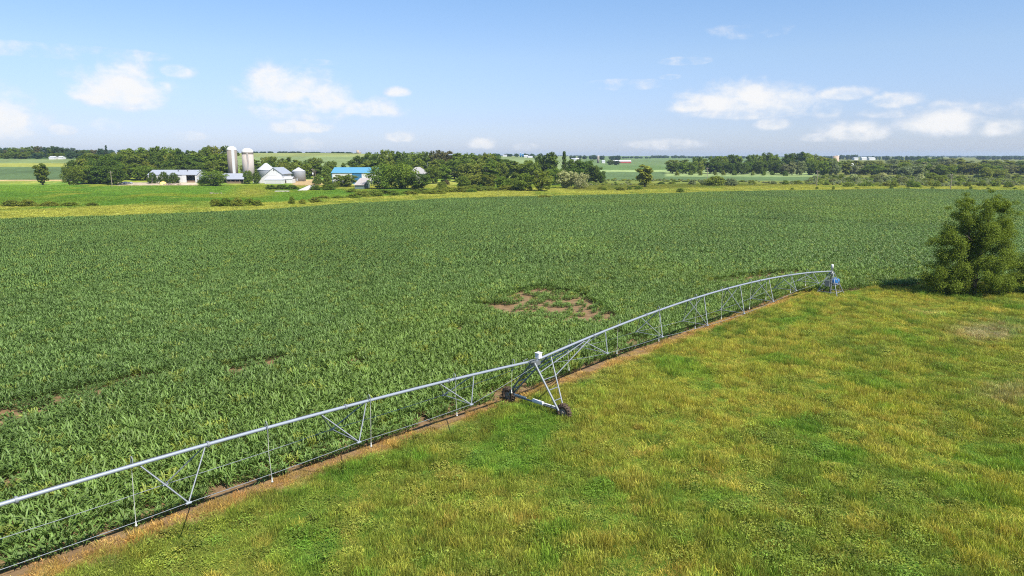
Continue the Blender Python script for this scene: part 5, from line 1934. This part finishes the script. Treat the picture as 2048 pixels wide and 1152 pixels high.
    # --- utility poles
    def pole(label, u, vtop, vbase, Y, trans=False):
        x = xu(u, Y, 4)
        zb, zt = hz(x, Y), zv(vtop, Y)
        t = thing('utility_pole', label, 'utility pole', 'wooden utility poles', (x, Y, zb))
        b = MB()
        b.tube([(0, 0, -.3), (0, 0, zt - zb)], [.24, .15], 8)
        b.build('pole', M['pole_wood'], t)
        b = MB()
        b.box(-1.1, 1.1, -.22, -.08, zt - zb - .9, zt - zb - .72)
        ca = b.build('cross_arm', M['pole_wood'], t)
        for dx in (-.95, 0, .95):
            b = MB()
            b.lathe((dx, -.15, zt - zb - .72), [(.06, 0), (.08, .1), (.05, .22), (0, .24)], 8)
            b.build('insulator', M['white_trim'], ca)
        if trans:
            b = MB()
            b.lathe((.0, -.75, zt - zb - 4.6), [(0, 0), (.5, .02), (.5, 1.6), (.2, 1.75), (0, 1.76)], 14)
            b.build('transformer', M['white_trim'], t)
    pole('wooden utility pole before the farm wood left of the parked cars', 223, 342, 376, 440)
    pole('utility pole with pale transformer can beside the free standing bin', 626.5, 337, 358, 505, True)
    pole('plain utility pole right beside the transformer pole', 630.5, 340, 358, 510)
    pole('utility pole rising from the big rounded bush in the fields', 1414.5, 335, 358, 560)
    pole('utility pole in the scrub before the pale right wood', 1634, 340, 372, 450)
    pole('utility pole at the corn edge left of the large tree', 1902, 347, 380, 392)

    # --- parked cars
    def car(label, u, Y, heading, paint, grp):
        x = xu(u, Y)
        t = thing('parked_car', label, 'car', grp, (x, Y, hz(x, Y)))
        t.rotation_euler = (0, 0, heading)
        b = MB()
        prof = [(-2.2, .35), (2.2, .35), (2.25, .7), (1.9, .92), (1.0, 1.0), (.45, 1.42), (-1.0, 1.45), (-1.75, 1.0), (-2.2, .92)]
        n = len(prof)
        b.add([(a, -.85, z) for a, z in prof] + [(a, .85, z) for a, z in prof], [tuple(range(n)), tuple(reversed(range(n, 2 * n)))] + [(i, n + i, n + (i + 1) % n, (i + 1) % n) for i in range(n)])
        b.build('body', M[paint], t)
        for sy in (-.86, .86):
            q = MB()
            q.add([(.82, sy, 1.03), (.40, sy, 1.36), (-.95, sy, 1.38), (-1.5, sy, 1.03)], [(0, 1, 2, 3) if sy < 0 else (3, 2, 1, 0)])
            q.build('window', M['glass'], t)
        q = MB()
        q.add([(1.0, -.7, 1.012), (1.0, .7, 1.012), (.52, .7, 1.40), (.52, -.7, 1.40)], [(0, 1, 2, 3)])
        q.build('windscreen', M['glass'], t)
        for wx in (-1.35, 1.4):
            for sy in (-.86, .86):
                q = MB()
                q.tube([(wx, sy - .1, .33), (wx, sy + .1, .33)], .33, 14)
                q.build('wheel', M['rubber'], t)
    car('silver car parked at the left end of the gravel yard', 245, 482, .1, 'car_paint', 'cars parked in the farm yard')
    car('dark blue car parked behind the silver one in the gravel yard', 252, 487, .2, 'car_paint_dark', 'cars parked in the farm yard')
    car('pale silver car parked nearest the shed in the gravel yard', 259, 484, 2.9, 'car_paint', 'cars parked in the farm yard')
    # --- tarp heap, scrap, timber
    g = np.random.default_rng(3)
    p = G(322, 369.5)
    b = MB()
    b.lathe((p[0], p[1] + 3, 0), [(2.3, 0), (2.2, .7), (1.6, 1.5), (.8, 1.9), (0, 2.0)], 12)
    o = b.build('tarp_mound', M['tarp'])
    tag(o, 'yellow tarpaulin covered mound in the farm yard', 'mound')
    p = G(341, 370.5)
    b = MB()
    for i in range(26):
        cx, cy = p[0] + g.uniform(-5.5, 5.5), p[1] + g.uniform(0, 4)
        r = g.uniform(.25, .7)
        hgt = g.uniform(.3, 1.2)
        pts = [(cx + r * g.uniform(.6, 1.3) * math.cos(a), cy + r * math.sin(a), zz) for zz in (-.1, hgt) for a in (0.3, 1.8, 3.3, 4.8)]
        b.hexa(pts)
    o = b.build('scrap_heap', M['scrap'])
    tag(o, 'grey brown heap of scrap and timber before the open shed', 'scrap heap')
    p = G(425, 388)
    b = MB()
    for i in range(14):
        cx, cy = p[0] + g.uniform(-3.5, 3.5), p[1] + g.uniform(0, 3)
        r = g.uniform(.2, .5)
        pts = [(cx + r * g.uniform(.6, 1.3) * math.cos(a), cy + r * math.sin(a), zz) for zz in (-.1, g.uniform(.3, .7)) for a in (0.3, 1.8, 3.3, 4.8)]
        b.hexa(pts)
    o = b.build('stone_heap', M['scrap'])
    tag(o, 'low grey brown heap of field stones below the cattle shed tree', 'stone heap')

    # --- buildings far away
    def shed(name, label, cat, u0, u1, vbase_unused, vr, ve, Y, wall, roof, dep=12, group=None):
        x0, x1 = xu(u0, Y), xu(u1, Y)
        zb = hz(.5 * (x0 + x1), Y)
        ze, zr = max(zb + 2.2, zv(ve, Y)), max(zb + 3.6, zv(vr, Y))
        t = thing(name, label, cat, group)
        b = MB()
        b.box(x0, x1, Y, Y + dep, zb - 1, ze)
        for xx in (x0, x1 - .2):
            b.add([(xx, Y, ze), (xx, Y + dep, ze), (xx, Y + dep / 2, zr), (xx + .2, Y, ze), (xx + .2, Y + dep, ze), (xx + .2, Y + dep / 2, zr)], [(0, 1, 2), (5, 4, 3), (0, 2, 5, 3), (1, 4, 5, 2)])
        b.build('wall', M[wall], t)
        b = MB()
        gable_roof(b, x0, x1, Y, Y + dep, ze, zr, ze, Y + dep / 2, .2, .3)
        b.build('roof', M[roof], t)

    def far_silo(label, u, rpx, Y, vtop, wall, dome=True, cap=None):
        x = xu(u, Y, 15)
        zb = hz(x, Y)
        r = rpx / FPX * depth(Y, 15)
        zt = zv(vtop, Y) - zb
        t = thing('silo', label, 'silo', None, (x, Y, zb))
        b = MB()
        b.lathe((0, 0, -1), [(0, 0), (r, 0), (r, zt * .92 + 1), (0, zt * .92 + 1)], 20)
        b.build('silo_wall', M[wall], t)
        b = MB()
        if dome:
            b.lathe((0, 0, zt * .92 - .02), [(r * 1.02, 0), (r * .8, zt * .05), (0.02, zt * .08)], 20)
        else:
            b.lathe((0, 0, zt * .92 - .02), [(r * 1.02, 0), (r * 1.02, .6), (r * .9, .62), (r * .9, .1)], 20, 0, False, -1.5, 1.4)
        b.build('dome' if dome else 'broken_rim', M[cap or 'white_trim'], t)
    shed('far_house', 'small white house at the edge of the left hill wood', 'house', 101, 112, 0, 314.5, 316, 835, 'white_wall', 'pale_roof', 8)
    shed('far_house', 'white gabled house right of another on the left hill', 'house', 119, 127, 0, 312.5, 315.5, 838, 'white_wall', 'pale_roof', 8)
    shed('far_house', 'white farm building half hidden in the wood behind the open shed', 'house', 270, 292, 0, 315.5, 318.5, 588, 'white_wall', 'pale_roof', 6)
    far_silo('broken tile silo on the skyline above the blue roof', 716, 2.6, 1500, 300, 'brick', False, 'brick')
    shed('far_house', 'low ruined building beside the broken tile silo on the skyline', 'building', 717, 722, 0, 306, 307.5, 1500, 'brick', 'rust_roof', 8)
    shed('far_house', 'white farm house among trees left of the twin dark far silos', 'house', 1006, 1014, 0, 311, 313.5, 1500, 'white_wall', 'pale_roof', 10)
    far_silo('dark blue far silo, left of the twin pair', 1041, 1.6, 1500, 305.5, 'blue_door')
    far_silo('dark blue far silo, right of the twin pair', 1045.5, 1.6, 1500, 306.5, 'blue_door')
    shed('far_barn', 'white far barn right of the twin dark silos', 'barn', 1048, 1056, 0, 310.5, 312.5, 1495, 'white_wall', 'pale_roof', 12)
    shed('far_barn', 'long low white far shed at the end of the far farm', 'barn', 1056, 1065, 0, 313, 314.5, 1490, 'white_wall', 'pale_roof', 12)
    shed('far_barn', 'white and grey far barn over the dark wood end', 'barn', 1143, 1151, 0, 316.5, 318.5, 1300, 'white_wall', 'grey_roof', 12)
    shed('far_house', 'white far house over the dark wood end', 'house', 1151, 1158, 0, 316, 319, 1310, 'white_wall', 'pale_roof', 9)
    far_silo('tall pale concrete silo alone in the green far fields', 1196.3, 2.4, 1250, 311, 'concrete')
    shed('far_shed', 'small white shed right of the lone pale silo', 'shed', 1204, 1210, 0, 321, 322.8, 1260, 'white_wall', 'pale_roof', 8)
    shed('far_barn', 'long red far barn with white roof in the green fields', 'barn', 1226, 1262, 0, 320.4, 322.8, 1350, 'red_barn', 'white_trim', 14)
    far_silo('stubby old tile silo with a broken white cap above the thicket', 1671.5, 5.8, 860, 309, 'brick', False, 'white_trim')
    t = thing('storage_tank', 'small white domed tank above the thicket near the tile silo', 'tank')
    x = xu(1703, 860, 8)
    b = MB()
    zb = hz(x, 860)
    b.lathe((x, 860, zb), [(2.2, -1), (2.2, zv(328.5, 860) - zb), (1.6, zv(327, 860) - zb), (.02, zv(326.3, 860) - zb)], 16)
    b.build('tank_body', M['white_trim'], t)
    shed('far_barn', 'white far barn left of the dark conifers on the skyline', 'barn', 1708, 1716, 0, 315, 316.3, 2150, 'white_wall', 'pale_roof', 14)
    shed('far_barn', 'white far barn right of the dark conifers on the skyline', 'barn', 1723, 1733, 0, 314, 315.8, 2160, 'white_wall', 'pale_roof', 14)
    shed('far_barn', 'long white far barn, last in the skyline farm', 'barn', 1738, 1750, 0, 315, 316.5, 2140, 'white_wall', 'white_trim', 16)


build_farm()


# ------------------------------------------------------------------ the air
HAZE = 0.00008


def build_haze():
    b = MB()
    b.box(-9600, 9600, -420, 9550, -2.0, 70)
    m = bpy.data.materials.new('haze')
    m.use_nodes = True
    T = NT(m.node_tree)
    v = T.n('ShaderNodeVolumePrincipled')
    v.inputs['Color'].default_value = (.62, .80, 1.0, 1)
    v.inputs['Density'].default_value = HAZE
    v.inputs['Anisotropy'].default_value = .2
    o = T.n('ShaderNodeOutputMaterial')
    T.link(v.outputs[0], o.inputs['Volume'])
    ob = b.build('haze', m)
    tag(ob, kind='stuff')


if HAZE > 0:
    build_haze()
